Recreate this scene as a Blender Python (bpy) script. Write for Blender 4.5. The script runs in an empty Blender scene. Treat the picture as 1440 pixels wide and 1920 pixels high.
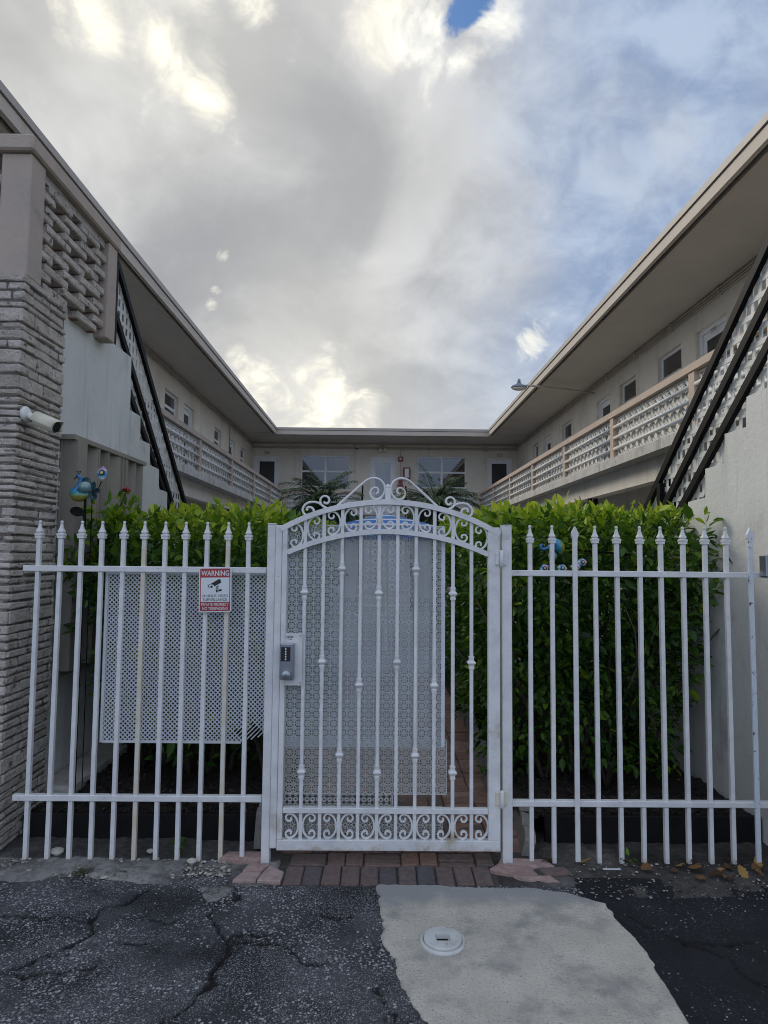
import bpy, math, random
import numpy as np
from mathutils import Vector, Matrix, noise as mnoise
random.seed(7); rng = np.random.default_rng(11)
R_ = math.radians
sc = bpy.context.scene

# ------------------------------------------------------------------ camera
F_PX, EYE = 1200.0, 1.65                       # focal length in pixels of the 1440x1920 photograph, eye height
roll, pitch, yaw = 0.0095, math.atan(79.1/F_PX), math.atan(10.25/F_PX)
fw = Vector((math.sin(yaw)*math.cos(pitch), math.cos(yaw)*math.cos(pitch), math.sin(pitch)))
rt = Vector((math.cos(yaw), -math.sin(yaw), 0)); up = rt.cross(fw)
RX = math.cos(roll)*rt + math.sin(roll)*up
UX = -math.sin(roll)*rt + math.cos(roll)*up
cd = bpy.data.cameras.new('camera'); cam = bpy.data.objects.new('camera', cd); sc.collection.objects.link(cam)
cam.matrix_world = Matrix(((RX.x, UX.x, -fw.x, 0), (RX.y, UX.y, -fw.y, 0), (RX.z, UX.z, -fw.z, EYE), (0, 0, 0, 1)))
cd.sensor_fit = 'VERTICAL'; cd.sensor_height = 36; cd.lens = 22.5; cd.clip_start = .05; cd.clip_end = 2000
sc.camera = cam
def ray(px, py): return (fw + RX*((px-720)/F_PX) - UX*((py-960)/F_PX)).normalized()

# ------------------------------------------------------------------ render, world, sun
sc.render.engine = 'CYCLES'
sc.cycles.use_denoising = True; sc.cycles.filter_width = 1.0; sc.cycles.max_bounces = 7; sc.cycles.diffuse_bounces = 4
sc.cycles.transmission_bounces = 4; sc.cycles.transparent_max_bounces = 6; sc.cycles.sample_clamp_indirect = 6
sc.view_settings.view_transform = 'Standard'; sc.view_settings.look = 'None'
sc.view_settings.exposure = 0.28; sc.view_settings.gamma = 1.0
SUN_DIR = Vector((-.55, .62, .50)).normalized()
SUN_EL = math.asin(SUN_DIR.z); SUN_AZ = math.atan2(SUN_DIR.x, SUN_DIR.y)
world = bpy.data.worlds.new("World"); sc.world = world; world.use_nodes = True
def build_world():
    nt = world.node_tree; N = nt.nodes; L = nt.links; N.clear()
    def nd(t, **k):
        n = N.new(t)
        for a, b in k.items(): setattr(n, a, b)
        return n
    def val(x, sock):
        if hasattr(x, 'is_linked') or isinstance(x, bpy.types.NodeSocket): L.new(x, sock)
        else: sock.default_value = x
    def m(op, a, b=0.0, c=None, clamp=False):
        n = nd('ShaderNodeMath', operation=op, use_clamp=clamp); val(a, n.inputs[0]); val(b, n.inputs[1])
        if c is not None: val(c, n.inputs[2])
        return n.outputs[0]
    def smooth(x, a, b):
        n = nd('ShaderNodeMapRange', interpolation_type='SMOOTHSTEP'); val(x, n.inputs[0])
        n.inputs[1].default_value = a; n.inputs[2].default_value = b; return n.outputs[0]
    def mix(f, a, b):
        n = nd('ShaderNodeMix', data_type='RGBA'); val(f, n.inputs[0])
        for s, v in ((n.inputs[6], a), (n.inputs[7], b)):
            if isinstance(v, tuple): s.default_value = (*v, 1)
            else: L.new(v, s)
        return n.outputs[2]
    tc = nd('ShaderNodeTexCoord'); D = tc.outputs['Generated']
    nrm = nd('ShaderNodeVectorMath', operation='NORMALIZE'); L.new(D, nrm.inputs[0]); D = nrm.outputs[0]
    sp = nd('ShaderNodeSeparateXYZ'); L.new(D, sp.inputs[0])
    zz = m('ADD', m('MAXIMUM', sp.outputs[2], 0.0), .85)
    inv = m('DIVIDE', 1.0, zz)
    vs = nd('ShaderNodeVectorMath', operation='SCALE'); L.new(D, vs.inputs[0]); L.new(inv, vs.inputs['Scale'])
    V = vs.outputs[0]
    def noise(scale, detail, rough, off=0.0, dist=0.0):
        mp = nd('ShaderNodeMapping'); mp.inputs['Location'].default_value = (off, off*.7, off*.3); L.new(V, mp.inputs[0])
        n = nd('ShaderNodeTexNoise'); n.inputs['Scale'].default_value = scale; n.inputs['Detail'].default_value = detail
        n.inputs['Roughness'].default_value = rough; n.inputs['Distortion'].default_value = dist; L.new(mp.outputs[0], n.inputs['Vector'])
        return n.outputs[0]
    nbig = noise(2.4, 6, .5, 3.1, .4); nmid = noise(4.6, 10, .52, 8.4, .6); nfin = noise(10, 10, .58, 1.7, .5); nshp = noise(17, 14, .6, 5.2, .5); nmix = m('ADD', m('MULTIPLY', nfin, .5), m('MULTIPLY', nshp, .5))
    def blob(px, py, deg, soft=1.0, wob=.25):
        d = ray(px, py)
        dp = nd('ShaderNodeVectorMath', operation='DOT_PRODUCT'); L.new(D, dp.inputs[0]); dp.inputs[1].default_value = d
        a = m('ARCCOSINE', m('MINIMUM', dp.outputs['Value'], 1.0))
        a = m('MULTIPLY', a, 57.29578/deg)
        a = m('ADD', a, m('MULTIPLY', m('SUBTRACT', nfin, .5), wob*6))
        return smooth(a, 1.0+.0, 1.0-soft)
    def total(lst):
        s = lst[0]
        for x in lst[1:]: s = m('MAXIMUM', s, x)
        return s
    # overcast deck: warm grey, blue-grey towards the right
    base = mix(smooth(m('ADD', m('MULTIPLY', nmid, .72), m('MULTIPLY', nfin, .28)), .36, .64), (.32, .33, .345), (.61, .61, .605))
    right = m('MULTIPLY', smooth(sp.outputs[0], -.02, .32), smooth(nbig, .20, .46))
    base = mix(m('MULTIPLY', right, .95), base, mix(smooth(nmix, .38, .62), (.22, .30, .46), (.39, .475, .62)))
    dark = total([blob(70, 60, 9, 1, .15), blob(560, 90, 10, 1, .2), blob(700, 330, 13, 1, .2), blob(560, 560, 12, 1, .12)])
    base = mix(m('MULTIPLY', dark, .5), base, (.40, .40, .40))
    # paler veil low down and towards the sun
    base = mix(m('MULTIPLY', smooth(sp.outputs[2], .38, .02), .5), base, (.68, .68, .66))
    warm0 = total([blob(570, 760, 15, 1, .05), blob(280, 60, 15, 1, .05), blob(800, 60, 9, 1, .05)])
    glow = total([blob(330, 70, 6.5, 1, .3), blob(170, 45, 4.5, 1, .3), blob(385, 175, 3.4, 1, .3), blob(730, 70, 5.5, 1, .3),
                  blob(600, 750, 8, 1, .25), blob(480, 730, 5, 1, .25), blob(690, 765, 4, 1, .25), blob(440, 672, 2.2, 1, .3), blob(470, 10, 3, 1, .3), blob(890, 80, 2.4, 1, .3)])
    glow = smooth(m('ADD', m('MULTIPLY', glow, .8), m('MULTIPLY', m('SUBTRACT', nmix, .5), 2.6)), .28, .92)
    glow = m('MULTIPLY', glow, smooth(warm0, .0, .4))
    small = total([blob(393, 572, 1.5, 1, .0), blob(402, 542, 1.1, 1, .0), blob(418, 478, 1.5, 1, .0), blob(1000, 640, 3.0, 1, .0)])
    base = mix(m('MULTIPLY', smooth(m('ADD', small, m('MULTIPLY', m('SUBTRACT', nshp, .5), 3.6)), .6, 1.5), .75), base, (.95, .92, .80))
    warm = total([blob(570, 760, 17, 1, .1), blob(280, 60, 15, 1, .1)])
    base = mix(m('MULTIPLY', warm, .30), base, (.78, .76, .69))
    base = mix(glow, base, mix(smooth(nshp, .40, .62), (.74, .725, .655), (1.02, .97, .82)))
    rim = total([blob(915, 50, 4.6, 1, 0), blob(790, 60, 5.2, 1, 0), blob(870, 120, 3.0, 1, 0)])
    base = mix(m('MULTIPLY', smooth(m('ADD', rim, m('MULTIPLY', m('SUBTRACT', nmix, .5), 2.4)), .38, 1.05), .95), base, mix(smooth(nshp, .38, .62), (.72, .72, .70), (1.0, .98, .90)))
    hole = m('ADD', m('ADD', blob(903, -20, 3.3, 1, 0), blob(872, 20, 2.8, 1, 0)), m('MULTIPLY', blob(846, 66, 2.4, 1, 0), .8))
    area = smooth(hole, .0, .25)
    hole = smooth(m('ADD', hole, m('ADD', m('MULTIPLY', m('SUBTRACT', nshp, .5), 2.6), m('MULTIPLY', m('SUBTRACT', nfin, .5), 2.2))), .66, 1.12)
    hole = m('MULTIPLY', hole, area)
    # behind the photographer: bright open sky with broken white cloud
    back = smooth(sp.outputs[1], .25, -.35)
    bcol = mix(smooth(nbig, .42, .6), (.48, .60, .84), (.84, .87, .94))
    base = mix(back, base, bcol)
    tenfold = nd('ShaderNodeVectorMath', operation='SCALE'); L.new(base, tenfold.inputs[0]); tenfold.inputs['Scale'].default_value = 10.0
    sky = nd('ShaderNodeTexSky', sky_type='NISHITA'); sky.sun_disc = False; sky.sun_elevation = SUN_EL; sky.sun_rotation = SUN_AZ
    skb = nd('ShaderNodeVectorMath', operation='MULTIPLY'); L.new(sky.outputs[0], skb.inputs[0]); skb.inputs[1].default_value = (.62, .86, 1.12)
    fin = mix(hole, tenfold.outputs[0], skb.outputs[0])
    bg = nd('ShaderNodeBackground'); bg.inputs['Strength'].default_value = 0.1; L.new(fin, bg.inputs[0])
    out = nd('ShaderNodeOutputWorld'); L.new(bg.outputs[0], out.inputs[0])
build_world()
sd = bpy.data.lights.new('sun', 'SUN'); sun = bpy.data.objects.new('sun', sd); sc.collection.objects.link(sun)
sd.energy = 1.5; sd.angle = R_(20); sd.color = (1, .93, .80)
sun.rotation_euler = SUN_DIR.to_track_quat('Z', 'Y').to_euler()

# ------------------------------------------------------------------ materials
def mat(name, col, col2=None, rough=.6, nscale=6., amount=(.35, .7), bump=0., bscale=40., metal=0., spec=.5, tint=None,
        stain=None, stain_scale=3., stain_rng=(.6, .75), translucent=0., detail=6., speck=None, streak=None, mask=False, ior=None, grain=None, grad=None):
    m = bpy.data.materials.new(name); m.use_nodes = True
    N = m.node_tree.nodes; L = m.node_tree.links; b = N['Principled BSDF']
    tc = N.new('ShaderNodeTexCoord'); O = tc.outputs['Object']
    def noise(s, d=detail, r=.6):
        n = N.new('ShaderNodeTexNoise'); n.inputs['Scale'].default_value = s; n.inputs['Detail'].default_value = d
        n.inputs['Roughness'].default_value = r; L.new(O, n.inputs['Vector']); return n.outputs[0]
    def mixc(f, a, c):
        x = N.new('ShaderNodeMix'); x.data_type = 'RGBA'
        L.new(f, x.inputs[0])
        for s, v in ((x.inputs[6], a), (x.inputs[7], c)):
            if isinstance(v, tuple): s.default_value = (*v, 1)
            else: L.new(v, s)
        return x.outputs[2]
    def ramp(x, a, c):
        r = N.new('ShaderNodeMapRange'); r.interpolation_type = 'SMOOTHSTEP'; L.new(x, r.inputs[0]); r.inputs[1].default_value = a; r.inputs[2].default_value = c
        return r.outputs[0]
    c = col
    if col2: c = mixc(ramp(noise(nscale), *amount), col, col2)
    if tint:                                   # list of (pos, colour) over the per-face tint attribute
        at = N.new('ShaderNodeAttribute'); at.attribute_name = 'tint'
        cr = N.new('ShaderNodeValToRGB'); e = cr.color_ramp.elements
        while len(e) < len(tint): e.new(.5)
        for k, (p, q) in enumerate(tint): e[k].position = p; e[k].color = (*q, 1)
        L.new(at.outputs['Fac'], cr.inputs[0])
        if col2:
            mm = N.new('ShaderNodeMix'); mm.data_type = 'RGBA'; mm.blend_type = 'MULTIPLY'; mm.inputs[0].default_value = 1
            L.new(cr.outputs[0], mm.inputs[6]); L.new(c, mm.inputs[7]); c = mm.outputs[2]
        else: c = cr.outputs[0]
    if stain: c = mixc(ramp(noise(stain_scale, 8, .65), *stain_rng), c, stain)
    if speck:                                  # (scale, radius, colour, coverage noise scale, lo, hi)
        for (s, rad, scol, cs, lo, hi) in speck:
            v = N.new('ShaderNodeTexVoronoi'); v.inputs['Scale'].default_value = s; v.inputs['Randomness'].default_value = 1
            nz = N.new('ShaderNodeTexNoise'); nz.inputs['Scale'].default_value = s*1.2; L.new(O, nz.inputs['Vector'])
            va = N.new('ShaderNodeVectorMath'); va.operation = 'MULTIPLY_ADD'; L.new(nz.outputs[1], va.inputs[0]); va.inputs[1].default_value = (.9/s,)*3; L.new(O, va.inputs[2])
            L.new(va.outputs[0], v.inputs['Vector'])
            d = ramp(v.outputs['Distance'], rad, rad*.6)
            sx = N.new('ShaderNodeSeparateXYZ'); L.new(v.outputs['Color'], sx.inputs[0])
            cov = noise(cs, 4, .6)
            gt = N.new('ShaderNodeMath'); gt.operation = 'LESS_THAN'; L.new(sx.outputs[0], gt.inputs[0]); L.new(ramp(cov, lo, hi), gt.inputs[1])
            mu = N.new('ShaderNodeMath'); mu.operation = 'MULTIPLY'; L.new(d, mu.inputs[0]); L.new(gt.outputs[0], mu.inputs[1])
            mu2 = N.new('ShaderNodeMath'); mu2.operation = 'MULTIPLY'; L.new(mu.outputs[0], mu2.inputs[0]); L.new(ramp(sx.outputs[1], -.3, 1.0), mu2.inputs[1])
            c = mixc(mu2.outputs[0], c, scol)
    if grain:                                  # (scale, colour, lo, hi)
        c = mixc(ramp(noise(grain[0], 3, .7), grain[2], grain[3]), c, grain[1])
    if grad:                                   # (axis, from, to, colour, noise scale, noise weight): wear that gathers at one end
        sxyz = N.new('ShaderNodeSeparateXYZ'); L.new(O, sxyz.inputs[0])
        ma = N.new('ShaderNodeMath'); ma.operation = 'MULTIPLY_ADD'; L.new(noise(grad[4], 8, .7), ma.inputs[0]); ma.inputs[1].default_value = grad[5]; L.new(sxyz.outputs[grad[0]], ma.inputs[2])
        c = mixc(ramp(ma.outputs[0], grad[1], grad[2]), c, grad[3])
    if streak:                                 # run-off marks: noise stretched downwards
        mp = N.new('ShaderNodeMapping'); mp.inputs['Scale'].default_value = (streak[1], streak[1], streak[1]*.06); L.new(O, mp.inputs[0])
        sn = N.new('ShaderNodeTexNoise'); sn.inputs['Scale'].default_value = 1; sn.inputs['Detail'].default_value = 7; sn.inputs['Roughness'].default_value = .68; L.new(mp.outputs[0], sn.inputs['Vector'])
        c = mixc(ramp(sn.outputs[0], *streak[2]), c, streak[0])
    if mask:  # low tint blends to near-black, painting shade into the cracks
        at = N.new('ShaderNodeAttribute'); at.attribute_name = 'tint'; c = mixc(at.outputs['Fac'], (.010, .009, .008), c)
    if ior: b.inputs['IOR'].default_value = ior
    if isinstance(c, tuple): b.inputs['Base Color'].default_value = (*c, 1)
    else: L.new(c, b.inputs['Base Color'])
    b.inputs['Roughness'].default_value = rough; b.inputs['Metallic'].default_value = metal
    b.inputs['Specular IOR Level'].default_value = spec
    if bump:
        bp = N.new('ShaderNodeBump'); bp.inputs['Strength'].default_value = min(1, bump); bp.inputs['Distance'].default_value = .01*max(1, bump)
        L.new(noise(bscale, 6, .65), bp.inputs['Height']); L.new(bp.outputs[0], b.inputs['Normal'])
    if translucent:
        out = [n for n in N if n.type == 'OUTPUT_MATERIAL'][0]
        t = N.new('ShaderNodeBsdfTranslucent')
        if isinstance(c, tuple): t.inputs[0].default_value = (*c, 1)
        else: L.new(c, t.inputs[0])
        ms = N.new('ShaderNodeMixShader'); ms.inputs[0].default_value = translucent
        L.new(b.outputs[0], ms.inputs[1]); L.new(t.outputs[0], ms.inputs[2]); L.new(ms.outputs[0], out.inputs[0])
    return m

M = {}
M['white_iron'] = mat('white_iron', (.68, .685, .685), (.56, .57, .575), rough=.42, nscale=9, bump=.25, bscale=45, stain=(.36, .29, .17), stain_scale=4.5, stain_rng=(.58, .78), speck=[(48, .18, (.16, .12, .10), 6, .40, 1.3)], grad=(2, .16, .05, (.36, .27, .15), 22, .24))
M['white_iron_worn'] = mat('white_iron_worn', (.60, .66, .72), (.55, .60, .65), rough=.5, nscale=12, bump=.3, bscale=70, stain=(.10, .10, .11), stain_scale=26, stain_rng=(.60, .66))
M['rusty_iron'] = mat('rusty_iron', (.55, .49, .36), (.64, .64, .62), rough=.5, nscale=7, bump=.15, bscale=60, stain=(.33, .22, .10), stain_scale=8, stain_rng=(.6, .8))
M['white_plastic'] = mat('white_plastic', (.62, .66, .69), (.55, .58, .60), rough=.5, nscale=5, stain=(.34, .35, .33), stain_scale=4, stain_rng=(.55, .8))
M['grey_plastic'] = mat('grey_plastic', (.58, .57, .55), (.50, .49, .47), rough=.6, nscale=7)
M['cream_wall'] = mat('cream_wall', (.68, .635, .55), (.74, .70, .62), rough=.85, nscale=1.6, bump=.35, bscale=34, stain=(.50, .46, .40), stain_scale=1.1, stain_rng=(.5, .85), streak=((.42, .39, .34), 5, (.54, .80)))
M['stair_wall'] = mat('stair_wall', (.60, .605, .585), (.66, .665, .645), rough=.85, nscale=1.8, bump=.45, bscale=30, stain=(.36, .35, .33), stain_scale=2.1, stain_rng=(.54, .8), streak=((.40, .40, .385), 9, (.53, .78)), speck=[(38, .09, (.16, .15, .14), 3, .5, 2.0)])
M['soffit'] = mat('soffit', (.50, .465, .42), (.45, .42, .385), rough=.85, nscale=1.2, bump=.15, bscale=25)
M['fascia'] = mat('fascia', (.47, .415, .355), (.42, .375, .325), rough=.65, nscale=1.5, stain=(.30, .25, .20), stain_scale=1.7, stain_rng=(.58, .85), streak=((.27, .21, .15), 4, (.58, .80)))
M['drip_edge'] = mat('drip_edge', (.37, .335, .30), (.33, .30, .27), rough=.55, nscale=2.2)
M['gap'] = mat('gap', (.05, .045, .042), rough=.9)  # near-black that paints the shade inside the eaves gap
M['pink_coping'] = mat('pink_coping', (.52, .41, .33), (.45, .36, .30), rough=.8, nscale=3.2, bump=.35, bscale=35, stain=(.27, .21, .18), stain_scale=4, stain_rng=(.55, .8))
M['grey_coping'] = mat('grey_coping', (.44, .365, .305), (.39, .33, .285), rough=.8, nscale=3.2, bump=.4, bscale=35, stain=(.22, .19, .175), stain_scale=4, stain_rng=(.55, .8))
M['slab'] = mat('slab', (.55, .53, .49), (.44, .42, .39), rough=.85, nscale=5, bump=.4, bscale=30, stain=(.22, .21, .20), stain_scale=7, stain_rng=(.56, .8), streak=((.24, .23, .21), 7, (.52, .75)))
M['rail_white'] = mat('rail_white', (.66, .66, .65), (.56, .56, .54), rough=.55, nscale=6, stain=(.36, .33, .29), stain_scale=5, stain_rng=(.6, .85))
M['black_iron'] = mat('black_iron', (.004, .004, .005), (.008, .008, .009), rough=.55, nscale=9, spec=.12)
M['frame_white'] = mat('frame_white', (.78, .80, .82), (.72, .74, .76), rough=.5, nscale=5)
def glass(name, col, rough=.04):
    m = mat(name, col, tuple(x*1.5+.004 for x in col), rough=rough, nscale=1.4, spec=.7, ior=1.75); return m
M['glass'] = glass('glass', (.028, .032, .036)); M['screen'] = mat('screen', (.028, .029, .032), (.04, .04, .043), rough=.55, nscale=2, spec=.4)
M['glass_curtain'] = glass('glass_curtain', (.16, .18, .19), .08)
M['brick'] = mat('brick', (1, 1, 1), (.74, .72, .70), rough=.92, nscale=11, bump=2.4, bscale=42, detail=8,
                 tint=[(0, (.52, .465, .41)), (.35, (.59, .53, .47)), (.7, (.64, .58, .52)), (1, (.56, .52, .48))], stain=(.11, .10, .095), stain_scale=17, stain_rng=(.56, .68), speck=[(60, .36, (.66, .66, .64), 8, .42, .95), (55, .28, (.05, .045, .04), 7, .45, 1.1)])
M['mortar'] = mat('mortar', (.14, .125, .11), (.45, .44, .42), rough=.95, nscale=9, amount=(.5, .7), bump=1.2, bscale=40)
M['red_brick'] = mat('red_brick', (.19, .075, .055), (.26, .20, .17), rough=.95, nscale=14, bump=.8, bscale=50)
M['shutter'] = mat('shutter', (.285, .255, .215), (.25, .225, .19), rough=.55, nscale=3, stain=(.17, .15, .13), stain_scale=5, stain_rng=(.6, .85))
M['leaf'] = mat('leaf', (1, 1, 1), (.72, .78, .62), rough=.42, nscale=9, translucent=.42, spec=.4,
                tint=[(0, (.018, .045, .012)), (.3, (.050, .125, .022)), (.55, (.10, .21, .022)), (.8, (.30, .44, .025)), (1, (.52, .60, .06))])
M['stem'] = mat('stem', (.055, .045, .035), (.09, .075, .06), rough=.9, nscale=20, bump=.5)
M['palm_leaf'] = mat('palm_leaf', (1, 1, 1), (.7, .75, .7), rough=.5, nscale=4, translucent=.2, tint=[(0, (.018, .05, .016)), (.6, (.05, .11, .035)), (1, (.13, .19, .06))])
M['palm_trunk'] = mat('palm_trunk', (.10, .08, .06), (.05, .04, .03), rough=.95, nscale=14, bump=1)
M['mulch'] = mat('mulch', (.018, .014, .012), (.034, .027, .022), rough=.95, nscale=28, bump=1.5, bscale=60)
M['mulch_chip'] = mat('mulch_chip', (1, 1, 1), rough=.95, tint=[(0, (.012, .010, .009)), (.7, (.030, .023, .018)), (1, (.10, .075, .05))])
M['dirt'] = mat('dirt', (1, 1, 1), (.55, .55, .55), rough=.95, nscale=22, bump=1.3, bscale=75, tint=[(0, (.038, .034, .031)), (.5, (.10, .095, .09)), (1, (.29, .28, .265))],
                speck=[(120, .33, (.34, .33, .32), 5, .45, 1.3)])
M['pebble'] = mat('pebble', (1, 1, 1), rough=.9, tint=[(0, (.12, .11, .10)), (.6, (.28, .26, .23)), (1, (.5, .47, .42))])
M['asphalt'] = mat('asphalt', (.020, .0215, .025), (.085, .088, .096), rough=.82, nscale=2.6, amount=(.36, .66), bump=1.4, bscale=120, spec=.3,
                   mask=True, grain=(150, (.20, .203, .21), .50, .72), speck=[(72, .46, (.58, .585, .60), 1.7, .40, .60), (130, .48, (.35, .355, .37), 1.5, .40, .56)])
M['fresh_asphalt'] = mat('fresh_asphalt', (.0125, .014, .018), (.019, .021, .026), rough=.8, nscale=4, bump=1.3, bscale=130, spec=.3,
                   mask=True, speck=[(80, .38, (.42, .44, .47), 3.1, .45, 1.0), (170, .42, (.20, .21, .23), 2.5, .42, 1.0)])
M['concrete'] = mat('concrete', (.53, .495, .43), (.65, .61, .53), rough=.9, nscale=3.4, bump=1.3, bscale=85, stain=(.30, .295, .28), stain_scale=4.2, stain_rng=(.46, .70),
                   grain=(75, (.36, .335, .285), .52, .74), grad=(1, 3.28, 3.42, (.33, .33, .325), 5, .42), speck=[(60, .20, (.12, .115, .105), 4, .36, 1.1), (120, .42, (.30, .29, .27), 3, .36, .9), (45, .3, (.72, .69, .62), 5, .45, 1.2)])
M['paver'] = mat('paver', (1, 1, 1), (.68, .68, .70), rough=.9, nscale=30, bump=.9, bscale=110,
                 tint=[(0, (.105, .10, .112)), (.25, (.165, .125, .115)), (.5, (.225, .15, .13)), (.7, (.31, .18, .135)), (.85, (.40, .27, .235)), (1, (.50, .38, .355))])
M['joint'] = mat('joint', (.045, .042, .036), (.08, .075, .065), rough=.95, nscale=40, bump=1)
M['edging_stone'] = mat('edging_stone', (.23, .225, .21), (.30, .29, .265), rough=.95, nscale=14, bump=1, bscale=70, stain=(.10, .10, .095), stain_scale=8, stain_rng=(.55, .75))
M['black_plastic'] = mat('black_plastic', (.008, .008, .009), (.013, .013, .014), spec=.2, rough=.6, nscale=8)
M['pvc'] = mat('pvc', (.56, .57, .56), (.46, .47, .46), rough=.55, nscale=14, stain=(.28, .20, .11), stain_scale=13, stain_rng=(.58, .72))
M['sign_white'] = mat('sign_white', (.66, .70, .72), (.62, .66, .68), rough=.4, nscale=6)
M['sign_red'] = mat('sign_red', (.36, .035, .035), (.30, .03, .03), rough=.4, nscale=6)
M['sign_black'] = mat('sign_black', (.012, .012, .016), rough=.45)
M['steel'] = mat('steel', (.30, .33, .37), (.38, .41, .45), rough=.33, nscale=8, metal=.85)
M['cam_white'] = mat('cam_white', (.70, .70, .66), (.62, .62, .57), rough=.4, nscale=7)
M['cam_cream'] = mat('cam_cream', (.68, .64, .50), (.60, .57, .46), rough=.4, nscale=7)
M['red_paint'] = mat('red_paint', (.30, .03, .03), (.24, .025, .025), rough=.4, nscale=6)
M['lamp_grey'] = mat('lamp_grey', (.17, .20, .27), (.22, .24, .29), rough=.45, nscale=8)
M['lamp_glass'] = mat('lamp_glass', (.60, .57, .46), (.52, .50, .42), rough=.2, nscale=5)
M['peacock'] = mat('peacock', (1, 1, 1), (.6, .75, .8), rough=.28, nscale=45, spec=.7, tint=[(0, (.30, .24, .03)), (.16, (.20, .26, .07)), (.30, (.03, .30, .36)), (.55, (.015, .20, .42)), (1, (.015, .15, .36))])
M['globe'] = mat('globe', (.10, .22, .23), (.30, .42, .40), rough=.08, nscale=20, spec=.9)
M['petal'] = mat('petal', (.012, .035, .055), (.02, .07, .085), rough=.35, nscale=30)
M['feather'] = mat('feather', (1, 1, 1), (.8, .8, .85), rough=.35, nscale=30, tint=[(0, (.45, .40, .25)), (.25, (.40, .52, .55)), (.5, (.04, .22, .42)), (.75, (.55, .45, .60)), (1, (.42, .28, .52))])
M['eye_gold'] = mat('eye_gold', (.60, .50, .22), rough=.3); M['eye_dark'] = mat('eye_dark', (.03, .015, .01), rough=.4)
M['awning_blue'] = mat('awning_blue', (.03, .17, .52), (.045, .21, .58), rough=.8, nscale=7, translucent=.25); M['awning_white'] = mat('awning_white', (.62, .66, .72), rough=.8, translucent=.25)
M['dead_leaf'] = mat('dead_leaf', (1, 1, 1), (.7, .65, .6), rough=.8, nscale=25, tint=[(0, (.10, .05, .022)), (.5, (.22, .11, .035)), (1, (.40, .26, .07))])
M['paper'] = mat('paper', (.62, .64, .66), rough=.8); M['grass'] = mat('grass', (.05, .055, .025), (.09, .075, .04), rough=.9, nscale=9)
M['number'] = mat('number', (.06, .055, .05), rough=.6)

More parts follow.
